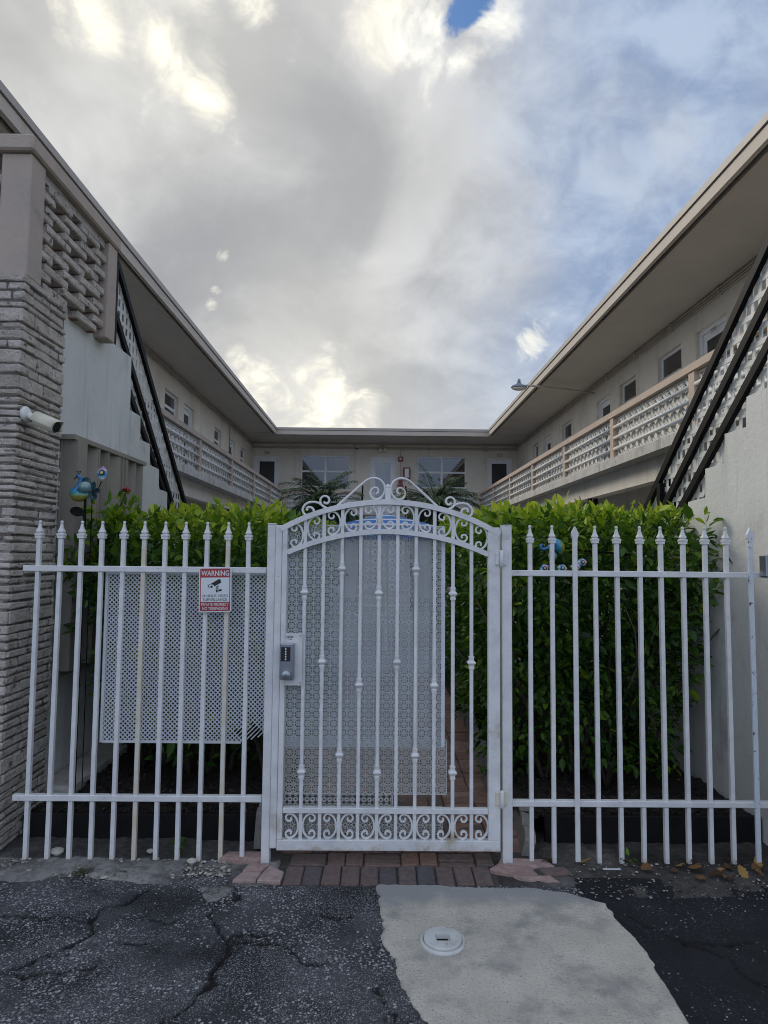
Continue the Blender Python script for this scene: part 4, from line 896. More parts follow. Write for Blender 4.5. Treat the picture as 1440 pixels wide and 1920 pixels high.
def c_scroll(xl, zc, facing, hh=.063):
    """C-shaped scroll; its back is on the left when facing = 1"""
    w = .078; xc = .046; rc = .0235; pts = []
    for k in range(17): an = R_(-215+305*k/16); rr = .006+(rc-.006)*(k/16)**.8; pts.append((xc+rr*math.cos(an), hh-rc+rr*math.sin(an)))
    for k in range(1, 24): an = R_(90+180*k/24); pts.append((xc+xc*math.cos(an), hh*math.sin(an)))
    for k in range(17): an = R_(-90+305*k/16); rr = .006+(rc-.006)*(1-k/16)**.8; pts.append((xc+rr*math.cos(an), -hh+rc+rr*math.sin(an)))
    return [((xl+x) if facing > 0 else (xl+w-x), zc+z) for x, z in pts]
cells = [-.497]+bx+[.603]
for row in (0, 1):
    for k in range(11):
        xl = cells[k]+(.011 if k else .006); mid = xl+.039
        zc = .199 if row == 0 else (arcz(mid, ZC_U, RU)-.0145+arcz(mid, ZC_L, RL)+.014)/2
        g = MB(); g.ribbon(c_scroll(xl, zc, 1 if k % 2 else -1), .0095, YB-.007, YB+.007); g.build('scroll', 'white_iron', gt, fix=True)
# crest
K_ = .00111
def cr(x, y): return (.050+(x-765)*K_, 1.938-(y-484)*K_)
big = [(706, 445), (717, 436), (716, 420), (703, 413), (686, 421), (678, 440), (686, 461), (706, 471), (731, 462), (749, 435), (749, 405), (733, 379), (708, 366), (684, 366), (660, 376), (638, 394), (600, 428), (560, 464), (520, 500), (502, 514), (486, 520), (466, 518), (444, 508), (431, 491), (431, 473), (442, 460), (458, 458), (471, 467), (474, 481), (465, 493), (452, 492), (449, 484)]
small = [(462, 519), (444, 508), (425, 494), (403, 488), (378, 489), (357, 499), (344, 518), (344, 536), (355, 550), (371, 556), (388, 552), (397, 540), (396, 525), (385, 515), (371, 514), (363, 522), (368, 530)]
for mir in (1, -1):
    for nm, pts in (('crest_scroll', big), ('crest_curl', small)):
        pp = catmull([cr(765+mir*(x-765), y) for x, y in pts], 6)
        g = MB(); g.tube([(p.x, YB, p.y) for p in pp], .0064, 8); g.build(nm, 'white_iron', gt, True)
g = MB(); g.cbox((.036, YB-.014, 1.935), (.066, YB+.014, 2.015), .002); g.lathe([(.012, 2.0155), (.015, 2.022), (.012, 2.032), (.004, 2.037)], (.051, YB, 0), 12); g.build('crest_post', 'white_iron', gt)
# decorative mesh sheets wired to the back of the gate
def mesh_sheet(x0, x1, z0, z1, y, m, p=.0485, w=.0062, name='mesh_sheet'):
    g = MB(); th = .003
    def strip(a, b, ww=w):
        d = Vector((b[0]-a[0], 0, b[1]-a[1])); L_ = d.length
        if L_ < 1e-4: return
        d /= L_; nn = Vector((-d.z, 0, d.x))*ww/2; A = Vector((a[0], y, a[1])); B = Vector((b[0], y, b[1])); T = Vector((0, th, 0))
        g.add([A-nn, B-nn, B+nn, A+nn, A-nn+T, B-nn+T, B+nn+T, A+nn+T], [(0, 1, 2, 3), (7, 6, 5, 4), (0, 4, 5, 1), (2, 6, 7, 3)])
    nx = int(round((x1-x0)/p)); nz_ = int(round((z1-z0)/p)); px = (x1-x0)/nx; pz = (z1-z0)/nz_
    for i in range(2*nx+1): strip((x0+i*px/2, z0), (x0+i*px/2, z1), w*(1.15 if i % 2 == 0 else .8))
    for j in range(2*nz_+1): strip((x0, z0+j*pz/2), (x1, z0+j*pz/2), w*(1.15 if j % 2 == 0 else .8))
    for i in range(nx):
        for j in range(nz_):
            xa, za = x0+i*px, z0+j*pz; cx_, cz_ = xa+px/2, za+pz/2
            strip((xa, za), (xa+px, za+pz), w*.8); strip((xa, za+pz), (xa+px, za), w*.8)
            s = .30
            q = [(cx_-px*s, cz_), (cx_, cz_-pz*s), (cx_+px*s, cz_), (cx_, cz_+pz*s)]
            for a, b in zip(q, q[1:]+q[:1]): strip(a, b, w*.75)
    return g.build(name, m, gt)
o = mesh_sheet(-.496, .366, .607, 1.806, 3.553, 'white_plastic'); o['label'] = 'large white openwork mesh sheet'
o = mesh_sheet(-.496, .383, .352, .640, 3.566, 'grey_plastic'); o['label'] = 'greyer lower mesh sheet tucked behind the white one'
o = mesh_sheet(-.496, .36, .095, .286, 3.560, 'grey_plastic'); o['label'] = 'short grey mesh sheet behind the bottom scrolls'
g = MB(); g.box((-.496, 3.552, .287), (.09, 3.5535, .351)); 
o = mesh_sheet(-.496, .09, .288, .350, 3.572, 'grey_plastic', .031); o['label'] = 'narrow grey mesh remnant above the lower rail'
g = MB(); g.cbox((.350, 3.549, .607), (.372, 3.553, 1.806), .001); g.build('mesh_edge_strip', 'white_plastic', gt)
# lock
g = gbox(-.4965, -.404, .94, 1.218, 3.500, 3.5075, .0015); g.build('lock_plate', 'white_iron', gt)
for x, z in ((-.413, 1.205), (-.413, .955)):
    g = MB(); g.lathe([(.004, 0), (.003, .002)], (x, 3.4995, z), 8, mtx=Matrix.Rotation(math.pi/2, 3, 'X')); g.build('screw', 'steel', gt)
g = MB()
for k, (x, z) in enumerate([(-.488, 1.198), (-.478, 1.204), (-.462, 1.203), (-.456, 1.197)]): pass
g.ribbon([(-.489, 1.190), (-.486, 1.201), (-.470, 1.204), (-.455, 1.200), (-.458, 1.195), (-.468, 1.198), (-.482, 1.195), (-.474, 1.187), (-.460, 1.186)], .0035, 3.4993, 3.4999); g.build('sticker', 'number', gt)
lk = gbox(-.520, -.443, .975, 1.169, 3.462, 3.4995, .006).build('push_button_lock', 'steel', gt)
g = gbox(-.5125, -.4625, 1.075, 1.150, 3.4605, 3.4618, .0005); g.build('button_panel', 'sign_black', lk)
for k in range(5):
    g = MB(); g.lathe([(.0042, 0), (.0042, .003), (.002, .004)], (-.4875, 3.4604, 1.140-.0135*k), 10, mtx=Matrix.Rotation(math.pi/2, 3, 'X')); g.build('button', 'frame_white', lk)
g = MB(); g.lathe([(.027, 0), (.027, .012), (.024, .022), (.021, .024)], (-.482, 3.4615, 1.004), 24, mtx=Matrix.Rotation(math.pi/2, 3, 'X')); kn = g.build('knob', 'steel', lk, True)
g = MB(); g.box((-.4835, 3.4365, .996), (-.4805, 3.4374, 1.010)); g.build('keyhole', 'sign_black', kn)
# hinges
for k, (z, m) in enumerate(((1.632, 'white_iron'), (.352, 'cam_cream'))):
    g = gbox(.641, .664, z-.035, z+.035, Y0-.007, Y0-.0005); g.cbox((.684, 3.513, z-.035), (.708, 3.5195, z+.035), .001); h = g.build('hinge', m, gt)
    g = MB(); g.lathe([(.006, z-.046), (.011, z-.042), (.011, z+.042), (.006, z+.046)], (.674, 3.496, 0), 14); g.build('barrel', 'white_iron', h, True)

# lattice sheet behind the fence
t = thing('lattice_sheet', 'white plastic diamond lattice sheet with a broken lower corner tied behind the fence', 'lattice', (-1.06, 3.60, .6))
g = MB(); x0, x1, z0, z1, p, w = -1.512, -.616, .612, 1.536, .0245, .0088
def diag(sgn, yy_):
    k = -int((z1-z0)/p)-2
    while x0+k*p < x1+(z1-z0):
        a = x0+k*p; H = z1-z0
        ua, ub = (a, a+H) if sgn > 0 else (a+H, a)
        lo, hi = max(min(ua, ub), x0), min(max(ua, ub), x1)
        if hi-lo > .008:
            zf = (lambda x: z0+(x-ua)/(ub-ua)*H)
            if not (lo > .0 and False):
                q = [(lo, zf(lo)), (hi, zf(hi))]
                # the bottom right corner is broken off
                lim = lambda x: .612+max(0, (x+.735))*.28
                pts = [r_ for r_ in [(lo+(hi-lo)*i/12, zf(lo+(hi-lo)*i/12)) for i in range(13)] if r_[1] >= lim(r_[0])-1e-6]
                if len(pts) > 1:
                    (xa, za), (xb, zb) = pts[0], pts[-1]; dv = Vector((xb-xa, 0, zb-za)).normalized(); nn = Vector((-dv.z, 0, dv.x))*w/2*.72
                    A, B, T = Vector((xa, yy_, za)), Vector((xb, yy_, zb)), Vector((0, .003, 0))
                    g.add([A-nn, B-nn, B+nn, A+nn, A-nn+T, B-nn+T, B+nn+T, A+nn+T], [(0, 1, 2, 3), (7, 6, 5, 4), (0, 4, 5, 1), (2, 6, 7, 3)])
        k += 1
diag(1, 3.600); diag(-1, 3.6035); g.build('diamond_mesh', 'white_plastic', t)
g = MB(); g.box((x0-.006, 3.599, z0-.006), (x0+.010, 3.608, z1)); g.box((x0+.010, 3.599, z1-.010), (x1, 3.608, z1+.002)); g.box((x0+.010, 3.599, z0-.008), (-.745, 3.608, z0+.006)); g.build('rim', 'white_plastic', t)
# warning sign
t = thing('warning_sign', 'red and white surveillance warning sign wired to the fence pickets', 'sign', (-.887, 3.525, 1.448))
t.rotation_euler = (0, 0, 0)
def rrect(x0, x1, z0, z1, r):
    pts = []
    for cx_, cz_, a0 in ((x1-r, z0+r, -90), (x1-r, z1-r, 0), (x0+r, z1-r, 90), (x0+r, z0+r, 180)):
        for k in range(6): a = R_(a0+18*k); pts.append((cx_+r*math.cos(a), cz_+r*math.sin(a)))
    return pts
SX, SZ = -.887, 1.448; tilt = Matrix.Rotation(R_(-1.0), 3, 'Y')
def sg(x, z, y): v = tilt @ Vector((x, 0, z)); return (SX+v.x, y, SZ+v.z)
def plate(poly, ya, yb, name, m, par=t): g = MB(); g.prism(poly, lambda u, v, s: sg(u, v, yb if s == 0 else ya)); return g.build(name, m, par, fix=True)
plate(rrect(-.0885, .0885, -.1215, .1215, .010), 3.5195, 3.5225, 'backing', 'sign_white')
plate(rrect(-.0820, .0820, -.1150, .1150, .007), 3.5186, 3.5194, 'red_field', 'sign_red')
plate([(-.0775, -.066), (.0775, -.066), (.0775, .066), (-.0775, .066)], 3.5178, 3.5185, 'white_field', 'sign_white')
def st(s, x, z, w_, h_, m, bold=.012):
    return text_mesh('lettering', s, m, t, sg(x, z, 3.5172 if m == 'sign_black' else 3.518), w_, h_, tilt @ FACE_FRONT, bold=bold)
st('WARNING', 0, .090, .152, .029, 'sign_white', .016); st('24 HOUR VIDEO', 0, -.033, .142, .0145, 'sign_black', .004); st('SURVEILLANCE', 0, -.0535, .130, .0145, 'sign_black', .004)
st('PRIVATE PROPERTY', 0, -.080, .150, .0165, 'sign_white', .006); st('NO TRESPASSING', 0, -.1015, .138, .0155, 'sign_white', .006)
pic = MB()
for poly in ([(-.038, .024), (.017, .056), (.027, .058), (.034, .041), (.031, .037), (-.004, .018), (-.010, .028), (-.026, .029)], [(-.040, .027), (-.026, .030), (-.036, .024), (-.028, .010), (-.032, .010), (-.041, .022)],
             [(.004, .016), (.020, .022), (.019, .014), (.006, .011)], [(.004, .007), (.018, .009), (.018, .005), (.004, .003)], [(.004, .001), (.015, .001), (.014, -.012), (.010, -.016), (.005, -.012)], [(.018, .001), (.036, .003), (.036, -.007), (.018, -.010)]):
    pic.prism(poly, lambda u, v, s: sg(u, v, 3.5177 if s == 0 else 3.5171))
a0 = [(-.019+.0065*math.cos(2*math.pi*k/14), .0165+.0065*math.sin(2*math.pi*k/14)) for k in range(14)]
pic.prism(a0, lambda u, v, s: sg(u, v, 3.5177 if s == 0 else 3.5171)); pic.build('camera_pictogram', 'sign_black', t, fix=True)
# box at the fence's wall end
t = thing('wall_box', 'small grey metal box with red and white bands at the fence end', 'box', (2.20, 3.50, 1.6))
g = MB(); g.cbox((2.105, 3.46, 1.545), (2.20, 3.53, 1.665), .006); b = g.build('housing', 'steel', t)
g = MB(); g.box((2.116, 3.4585, 1.632), (2.19, 3.4599, 1.658)); g.build('red_band', 'red_paint', b)
g = MB(); g.box((2.116, 3.4585, 1.624), (2.19, 3.4599, 1.631)); g.build('white_band', 'frame_white', b)
g = MB(); g.box((2.114, 3.4585, 1.575), (2.19, 3.4599, 1.622)); g.build('dark_band', 'lamp_grey', b)

# edging boards
g = MB(); g.cbox((-2.02, 3.80, -.04), (-.66, 3.83, .145), .004); tag(g.build('edging_board', 'black_plastic'), 'black plastic garden edging board behind the fence under the lattice sheet', 'edging')
g = MB(); g.cbox((.98, 3.80, -.04), (2.24, 3.83, .150), .004); tag(g.build('edging_board', 'black_plastic'), 'black plastic garden edging board in front of the tall hedge by the plaster wall', 'edging')
# scalloped edging stones along the walk
def stone_mesh():
    g = MB(); pts = [(-.148, -.06)]
    for s in range(3):
        for k in range(7): a = math.pi*(1-k/6); pts.append((-.098+.098*s+.046*math.cos(a), .105+.035*math.sin(a)))
    pts.append((.148, -.06)); g.prism(pts, lambda u, v, s: (-.03+.06*s, u, v)); return g
so = stone_mesh().build('edging_stone', 'edging_stone', fix=True); n_st = 0
for k in range(15):
    o = so if k == 0 else so.copy()
    if k: link(o)
    y = 4.62+.305*k; o.location = (.80+.048*(y-4.6)+.010*math.sin(k*1.7), y, .055+random.uniform(-.012, .012)); o.rotation_euler = (random.uniform(-.03, .03), random.uniform(-.05, .05), random.uniform(-.05, .05))
    tag(o, 'grey scalloped concrete edging stone in the row beside the brick walk', 'edging stone', 'edging stones along the walk')
o = so.copy(); link(o); o.location = (.868, 3.90, .005); o.scale = (1, 1.9, .8); o.rotation_euler = (R_(2), R_(14), R_(-7)); tag(o, 'tilted concrete edging stone lying loose behind the hinge post', 'edging stone')
for k in range(9):
    o = so.copy(); link(o); o.location = (-.645+.01*math.sin(k*2.3), 3.80+.305*k, .085 if k else .08); o.rotation_euler = (random.uniform(-.03, .03), random.uniform(-.06, .06), random.uniform(-.05, .05))
    if k: tag(o, 'scalloped concrete edging stone in the row along the hedge beside the lattice', 'edging stone', 'edging stones along the lattice hedge')
    else: tag(o, 'weathered upright edging stone showing its end beside the latch post', 'edging stone')

# ================================================================== PLANTS
def leaves(n_, pos, nrm_, size, tint, drop=.25, wide=.58, updir=None):
    """n_ folded, pointed leaves: two quads each"""
    d = rng.normal(size=(n_, 3))*.75+nrm_*.9; d[:, 2] -= drop*rng.random(n_)
    if updir is not None: d += updir
    d /= np.linalg.norm(d, axis=1)[:, None]
    upv = rng.normal(size=(n_, 3))*.55+np.array([0, 0, 1.]); s = np.cross(d, upv); s /= np.linalg.norm(s, axis=1)[:, None]+1e-9; u = np.cross(s, d)
    L_ = (size*rng.uniform(.65, 1.25, n_))[:, None]; W = L_*wide*rng.uniform(.8, 1.15, n_)[:, None]
    fold = rng.uniform(.10, .4, n_)[:, None]; curl = rng.uniform(-.05, .25, n_)[:, None]
    def pt(a, b, c): return pos+d*L_*a+s*W*b+u*L_*c
    V = np.stack([pt(0, 0, 0), pt(.28, .42, 0)+u*W*fold*.42, pt(.62, .36, 0)+u*W*fold*.36-u*L_*curl*.25, pt(1, 0, 0)-u*L_*curl, pt(.62, -.36, 0)+u*W*fold*.36-u*L_*curl*.25, pt(.28, -.42, 0)+u*W*fold*.42], 1).reshape(-1, 3)
    b = np.arange(n_)[:, None]*6
    Fq = np.concatenate([b+np.array([[0, 1, 2, 3]]), b+np.array([[0, 3, 4, 5]])], 1).reshape(-1, 4)
    return V, Fq, np.repeat(np.clip(tint, 0, 1), 2)
def hedge(label, x0, x1, y0, y1, ztop, n_, seed, taper):
    t = thing('hedge', label, 'hedge', ((x0+x1)/2, (y0+y1)/2, .1))
    c = rng.random((n_*3, 3)); P_ = np.stack([x0+(x1-x0)*c[:, 0], y0+(y1-y0)*c[:, 1], .22+(ztop-.22)*c[:, 2]], 1)
    # favour the outer shell, the front and the top
    dx = np.minimum(P_[:, 0]-x0, x1-P_[:, 0]); dy = P_[:, 1]-y0; dz = ztop-P_[:, 2]
    dsh = np.minimum(np.minimum(dx, dy*.9), dz)
    w = np.exp(-np.maximum(dsh, 0)/.16)*np.exp(-(P_[:, 1]-y0)/2.6)
    lump = np.array([nz(p[0], p[1], p[2]*2.3+seed, 2.6, 3) for p in P_])
    low = np.clip((P_[:, 2]-.2)/.85, 0, 1)
    w *= np.clip(.55+1.5*lump, .05, 1.6)*(.26+.74*low**1.1)
    pick = rng.choice(len(P_), n_, replace=False, p=w/w.sum()); P_ = P_[pick]; lump = lump[pick]
    dx0, dx1, dy, dz = P_[:, 0]-x0, x1-P_[:, 0], P_[:, 1]-y0, ztop-P_[:, 2]
    N_ = np.stack([np.exp(-dx1/.2)-np.exp(-dx0/.2), -np.exp(-dy/.22), np.exp(-dz/.16)*1.25], 1)
    # bulging outline
    k = .16*lump[:, None]+.02; P_ = P_+N_*k*np.array([1, .8, .55]); P_ = taper(P_)
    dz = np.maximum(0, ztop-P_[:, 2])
    toplit = np.exp(-dz/.15)
    tint = .30+.17*rng.normal(size=n_)*.9+.52*toplit+.12*lump+(rng.random(n_) < .08)*.25  # top leaves tinted lime, painting in light from above and behind
    upd = np.stack([np.zeros(n_), -.15*toplit, .5*toplit], 1)
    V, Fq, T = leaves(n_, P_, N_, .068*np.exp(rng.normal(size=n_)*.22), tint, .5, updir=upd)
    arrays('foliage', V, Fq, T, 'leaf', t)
    g = MB()
    for k in range(13):
        bx_, by_ = random.uniform(x0+.2, x1-.2), y0+.25+random.random()**1.5*(y1-y0-.4)
        if k < 7: by_ = y0+random.uniform(.22, .7)
        for j in range(3):
            p = Vector((bx_, by_, .08)); path = [p]; dv = Vector((random.uniform(-.35, .35), random.uniform(-.3, .25), 1)).normalized(); r0 = random.uniform(.012, .022)
            for q in range(6):
                p = p+dv*random.uniform(.18, .28); path.append(p); dv = (dv+Vector((random.uniform(-.35, .35), random.uniform(-.35, .3), .1))).normalized()
            path = [q for q in path if q.z < ztop-.12]
            if len(path) > 2: g.tube(path, [r0*(1-.13*i) for i in range(len(path))], 6)
    g.build('stem', 'stem', t, True); return t
def tapL(P_):
    P_ = P_.copy(); f = np.clip((1.25-P_[:, 2])/1.0, 0, 1); P_[:, 0] = np.where(P_[:, 0] < -1.3, P_[:, 0]+f*(-1.3-P_[:, 0])*.55, P_[:, 0]); P_[:, 1] += .25*f; return P_
def tapR(P_):
    P_ = P_.copy(); f = np.clip((1.55-P_[:, 2])/1.2, 0, 1); P_[:, 0] = np.where(P_[:, 0] > 1.4, P_[:, 0]-f*(P_[:, 0]-1.4)*.30, P_[:, 0]); P_[:, 1] += .18*f; return P_
hedge('broad clipped green hedge behind the lattice sheet with top leaves coloured lime as if lit', -2.02, -.56, 4.2, 8.2, 1.90, 22000, 3., tapL)
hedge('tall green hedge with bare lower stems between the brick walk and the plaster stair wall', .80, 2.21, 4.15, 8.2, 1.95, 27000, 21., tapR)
# a hibiscus sprig at the hedge corner, red spent flower
t = thing('hibiscus_sprig', 'leafy sprig with a withered red flower rising over the hedge by the peacock', 'plant', (-1.78, 4.35, 1.9))
n_ = 34; P_ = np.stack([rng.normal(-1.74, .07, n_), rng.normal(4.32, .06, n_), rng.uniform(1.84, 2.05, n_)], 1); V, Fq, T = leaves(n_, P_, np.tile([0, -.2, .8], (n_, 1)), .10, rng.uniform(.45, .85, n_), .2, .55); arrays('foliage', V, Fq, T, 'leaf', t)
g = MB(); g.tube([(-1.76, 4.35, 1.7), (-1.75, 4.33, 1.95), (-1.70, 4.31, 2.06)], [.006, .005, .003], 6); g.build('stem', 'stem', t)
g = MB()
for k in range(7): a = k*.9; g.tube([(-1.70, 4.31, 2.05), (-1.70+.02*math.cos(a), 4.31+.02*math.sin(a), 2.075), (-1.70+.028*math.cos(a), 4.31+.03*math.sin(a), 2.055+.01*(k % 3))], [.004, .011, .004], 6)
g.build('flower', 'red_paint', t, True)
def palm(label, x, y, zc, seed, R0=.98):
    rg = random.Random(seed); t = thing('pygmy_palm', label, 'palm tree', (x, y, 0), 'pygmy date palms before the far wing')
    g = MB(); g.tube([(x, y, 0), (x+.03, y, .8), (x-.02, y, 1.6), (x, y, zc-.15), (x, y, zc)], [.11, .09, .085, .10, .06], 10); g.build('trunk', 'palm_trunk', t, True)
    V = []; Fq = []; T = []; stem = MB()
    for k in range(84):
        az = k*2.39996+rg.uniform(-.2, .2); el = R_(rg.uniform(-25, 72)); L_ = R0*rg.uniform(.8, 1.1); path = []
        p = Vector((x, y, zc)); dv = Vector((math.cos(az)*math.cos(el), math.sin(az)*math.cos(el), math.sin(el)))
        for q in range(11): path.append(p.copy()); p = p+dv*L_/10; dv = (dv+Vector((0, 0, -.135))).normalized()
        stem.tube(path[::2], [.010, .008, .006, .005, .004, .003][:len(path[::2])], 5)
        for q in range(1, 11):
            for h in range(3):
                a = path[q-1].lerp(path[q], h/3); dd_ = (path[q]-path[q-1]).normalized(); sd_ = dd_.cross(Vector((0, 0, 1))).normalized()
                for sg_ in (-1, 1):
                    ld = (dd_*.75+sd_*sg_*.75+Vector((0, 0, rg.uniform(-.25, .15)))).normalized(); ll = .27*(1-.6*abs(q-4.5)/6)*rg.uniform(.8, 1.15); wv = ld.cross(Vector((0, 0, 1))).normalized()*.0105
                    b = len(V); e = a+ld*ll+Vector((0, 0, -.06)); mdp = a+ld*ll*.5
                    V += [a-wv*.5, mdp-wv, e, mdp+wv]; Fq.append((b, b+1, b+2, b+3)); T.append(rg.uniform(0, .9))
    arrays('fronds', np.array([tuple(v) for v in V]), Fq, T, 'palm_leaf', t); stem.build('frond_stem', 'palm_leaf', t, True)
palm('feathery pygmy date palm in front of the window next to door 204', -1.14, 13.2, 2.66, 4, .98)
palm('feathery pygmy date palm in front of the window next to door 203', 1.18, 13.2, 2.66, 9, .98)
# striped patio umbrella
t = thing('patio_umbrella', 'blue and white striped patio umbrella beyond the gate', 'umbrella', (.14, 11, 0))
cvB, cvW = MB(), MB(); nS = 8; rows = 13
for s_i in range(nS):
    a0_, a1_ = 2*math.pi*(s_i+.5)/nS, 2*math.pi*(s_i+1.5)/nS
    for r_i in range(rows):
        q = []
        for rr in (r_i/rows, (r_i+1)/rows):
            z_ = 2.34-.30*rr-.12*rr*rr; q.append([(.14+1.55*rr*math.cos(a), 11+1.55*rr*math.sin(a), z_) for a in (a0_, a1_)])
        if r_i % 3 == 1:
            cvW.add([q[0][0], q[0][1], q[1][1], q[1][0]], [(0, 1, 2, 3)])
        else: cvB.add([q[0][0], q[0][1], q[1][1], q[1][0]], [(0, 1, 2, 3)])
can = cvB.build('canopy', 'awning_blue', t); cvW.build('stripe', 'awning_white', can)
g = MB(); g.tube([(.14, 11, 0), (.14, 11, 2.36)], .022, 10); g.build('pole', 'frame_white', t)

# ================================================================== PEACOCK ORNAMENTS
def feather_eye(par, c, d, size, nm='feather'):
    """flat metal feather with its eye; c base, d direction"""
    d = Vector(d).normalized(); f = Vector((0, -1, 0)); f = (f-d*f.dot(d)).normalized(); s = d.cross(f); g = MB(); n_ = 10
    prof_ = [(0, .0), (.12, .22), (.3, .40), (.5, .5), (.68, .46), (.84, .28), (1, .0)]
    pl = [c+d*size*a+s*size*b*.72+f*.006*math.sin(a*3) for a, b in prof_]; pr = [c+d*size*a-s*size*b*.72 for a, b in prof_]; pm = [c+d*size*a+f*.008 for a, b in prof_]
    for i in range(6):
        g.cur = [.05, .25, .5, .45, .75, 1.0][i]; g.add([pl[i], pl[i+1], pm[i+1], pm[i]], [(0, 1, 2, 3)]); g.cur = [.1, .3, .5, .3, .8, .95][i]; g.add([pm[i], pm[i+1], pr[i+1], pr[i]], [(0, 1, 2, 3)])
        g.cur = .2; g.add([p-f*.003 for p in (pl[i], pm[i], pm[i+1], pl[i+1])]+[p-f*.003 for p in (pm[i], pr[i], pr[i+1], pm[i+1])], [(0, 1, 2, 3), (4, 5, 6, 7)])
    o = g.build(nm, 'feather', par); mt = f.to_track_quat('Z', 'Y').to_matrix()
    e = MB(); e.lathe([(size*.19, 0), (size*.17, .004), (0.001, .005)], c+d*size*.56+f*.009, 14, mtx=mt); e.build('eye_ring', 'eye_dark', o)
    e = MB(); e.lathe([(size*.11, 0), (size*.09, .004), (0.001, .006)], c+d*size*.54+f*.014, 12, mtx=mt); e.build('eye_spot', 'eye_gold', o); return o
def tinted_tube(path, rads, n_, tf, name, m, par):
    g = MB(); g.tube(path, rads, n_); g.t = [tf(sum((Vector(g.v[i]) for i in f), Vector())/len(f)) for f in g.f]; g.cur = .51
    return g.build(name, m, par, True)
Yp = 3.98
t = thing('peacock_ornament', 'glossy blue metal peacock on a black stake in front of the folding shutter', 'garden ornament', (-1.84, Yp, .1))
def pk(px, py, dy=0.): r = ray(px, py); s = (Yp+dy)/r.y; v = r*s; return Vector((v.x, v.y, v.z+EYE))
q = [(144, 893.5), (146.5, 892.5), (150.5, 896), (151, 901), (148.5, 909), (144.5, 917), (141, 923), (144, 928), (152, 929.5), (160, 927.5), (166, 925)]
rr = [.007, .013, .0135, .0115, .0145, .022, .034, .040, .037, .026, .008]
pth = [pk(*p) for p in q]; pth2 = catmull([tuple(p) for p in pth], 4); rad = np.interp(np.linspace(0, 10, len(pth2)), range(11), rr).tolist()
zb = pk(141, 934).z; body = tinted_tube(pth2, rad, 16, lambda c: min(1, max(0, (c.z-zb)/.10)), 'body', 'peacock', t)
g = MB(); b0 = pk(144, 894); g.tube([b0, b0+Vector((-.012, -.004, -.012)), b0+Vector((-.016, -.004, -.022))], [.006, .004, .001], 8); g.build('beak', 'eye_dark', body)
g = MB(); c0 = pk(147.5, 890)
for dx in (-.012, 0, .012): g.tube([c0, c0+Vector((dx, 0, .018))], [.0022, .0022], 5); g.lathe([(.001, -.004), (.005, 0), (.001, .005)], c0+Vector((dx, 0, .020)), 8)
g.build('crest', 'eye_dark', body)
g = MB(); c = pk(159, 914, -.015); g.lathe([(.037*math.sin(math.pi*k/12)+.0005, -.037*math.cos(math.pi*k/12)) for k in range(13)], c, 20); g.build('glass_globe', 'globe', t, True)
g = MB(); g.lathe([(.001, .002), (.03, .006), (.034, .0), (.03, -.008)], pk(161, 903, .01), 18, mtx=Matrix.Rotation(R_(60), 3, 'X')); g.build('globe_cap', 'petal', t, True)
hub = pk(172, 921)
for k, (an, ln) in enumerate(((72, .062), (5, .056), (-60, .06), (-88, .064), (-125, .05))):
    a = R_(an); dv = Vector((math.cos(a), -.15, math.sin(a))); sd_ = Vector((-math.sin(a), 0, math.cos(a))); g = MB()
    pl = [(0, .002), (.25, .011), (.55, .0185), (.8, .015), (1, .003)]
    L1 = [hub+dv*ln*a_+sd_*b for a_, b in pl]; L2 = [hub+dv*ln*a_-sd_*b for a_, b in pl]; Lm = [hub+dv*ln*a_+Vector((0, .006, 0)) for a_, b in pl]
    for i in range(4): g.add([L1[i], L1[i+1], Lm[i+1], Lm[i]], [(0, 1, 2, 3)]); g.add([Lm[i], Lm[i+1], L2[i+1], L2[i]], [(0, 1, 2, 3)])
    for i in range(4): g.add([Lm[i]+Vector((0, .003, 0)), Lm[i+1]+Vector((0, .003, 0)), L1[i+1]+Vector((0, .001, 0)), L1[i]+Vector((0, .001, 0))], [(0, 1, 2, 3)])
    g.build('petal', 'petal', t)
g = MB(); g.tube([pk(176, 925), pk(184, 917), pk(190, 903)], .0028, 6); g.build('feather_wire', 'black_iron', t); feather_eye(t, pk(190.5, 902), (.06, 0, 1), .094)
g = MB(); s0 = pk(160, 932); g.tube([s0, (s0.x+.004, Yp, 1.4), (s0.x+.004, Yp, .1)], .0085, 8); g.tube([pk(173, 925), (pk(173, 925).x, Yp+.02, .1)], .003, 6); g.build('stake', 'black_iron', t)
g = MB(); c = pk(144, 959); g.lathe([(.001, -.004), (.036, -.004), (.038, .002), (.036, .005), (.001, .005)], c, 22, mtx=Matrix.Rotation(R_(22), 3, 'Y') @ Matrix.Rotation(R_(58), 3, 'X') @ Matrix.Diagonal((1.1, .85, 1))); g.tube([c+Vector((.02, 0, -.01)), Vector((s0.x, Yp, c.z-.035))], .005, 6); g.build('solar_panel', 'black_iron', t)
Yp = 4.03
t = thing('peacock_ornament', 'toppled blue and yellow metal peacock hanging upside down in the hedge behind the fence', 'garden ornament', (1.1, Yp, 1.7))
q = [(1017, 1020), (1013.5, 1024), (1016, 1029), (1023, 1029), (1031, 1024), (1038, 1020), (1044, 1020), (1049, 1026), (1051, 1033), (1050, 1039)]
pth2 = catmull([tuple(pk(*p)) for p in q], 4); rad = np.interp(np.linspace(0, 9, len(pth2)), range(10), [.006, .010, .010, .009, .011, .022, .034, .036, .025, .006]).tolist()
xb = pk(1054, 1030).x; tinted_tube(pth2, rad, 16, lambda c: min(1, max(0, (xb-c.x+.004)/.085)), 'body', 'peacock', t)
for c_, d_ in (((1012, 1071), (.8, -.1, .55)), ((1044, 1064), (1, -.1, -.12)), ((1069, 1063), (1, -.1, .06)), ((1082, 1055), (1, .1, .1))): feather_eye(t, pk(*c_, -.08), d_, .064)
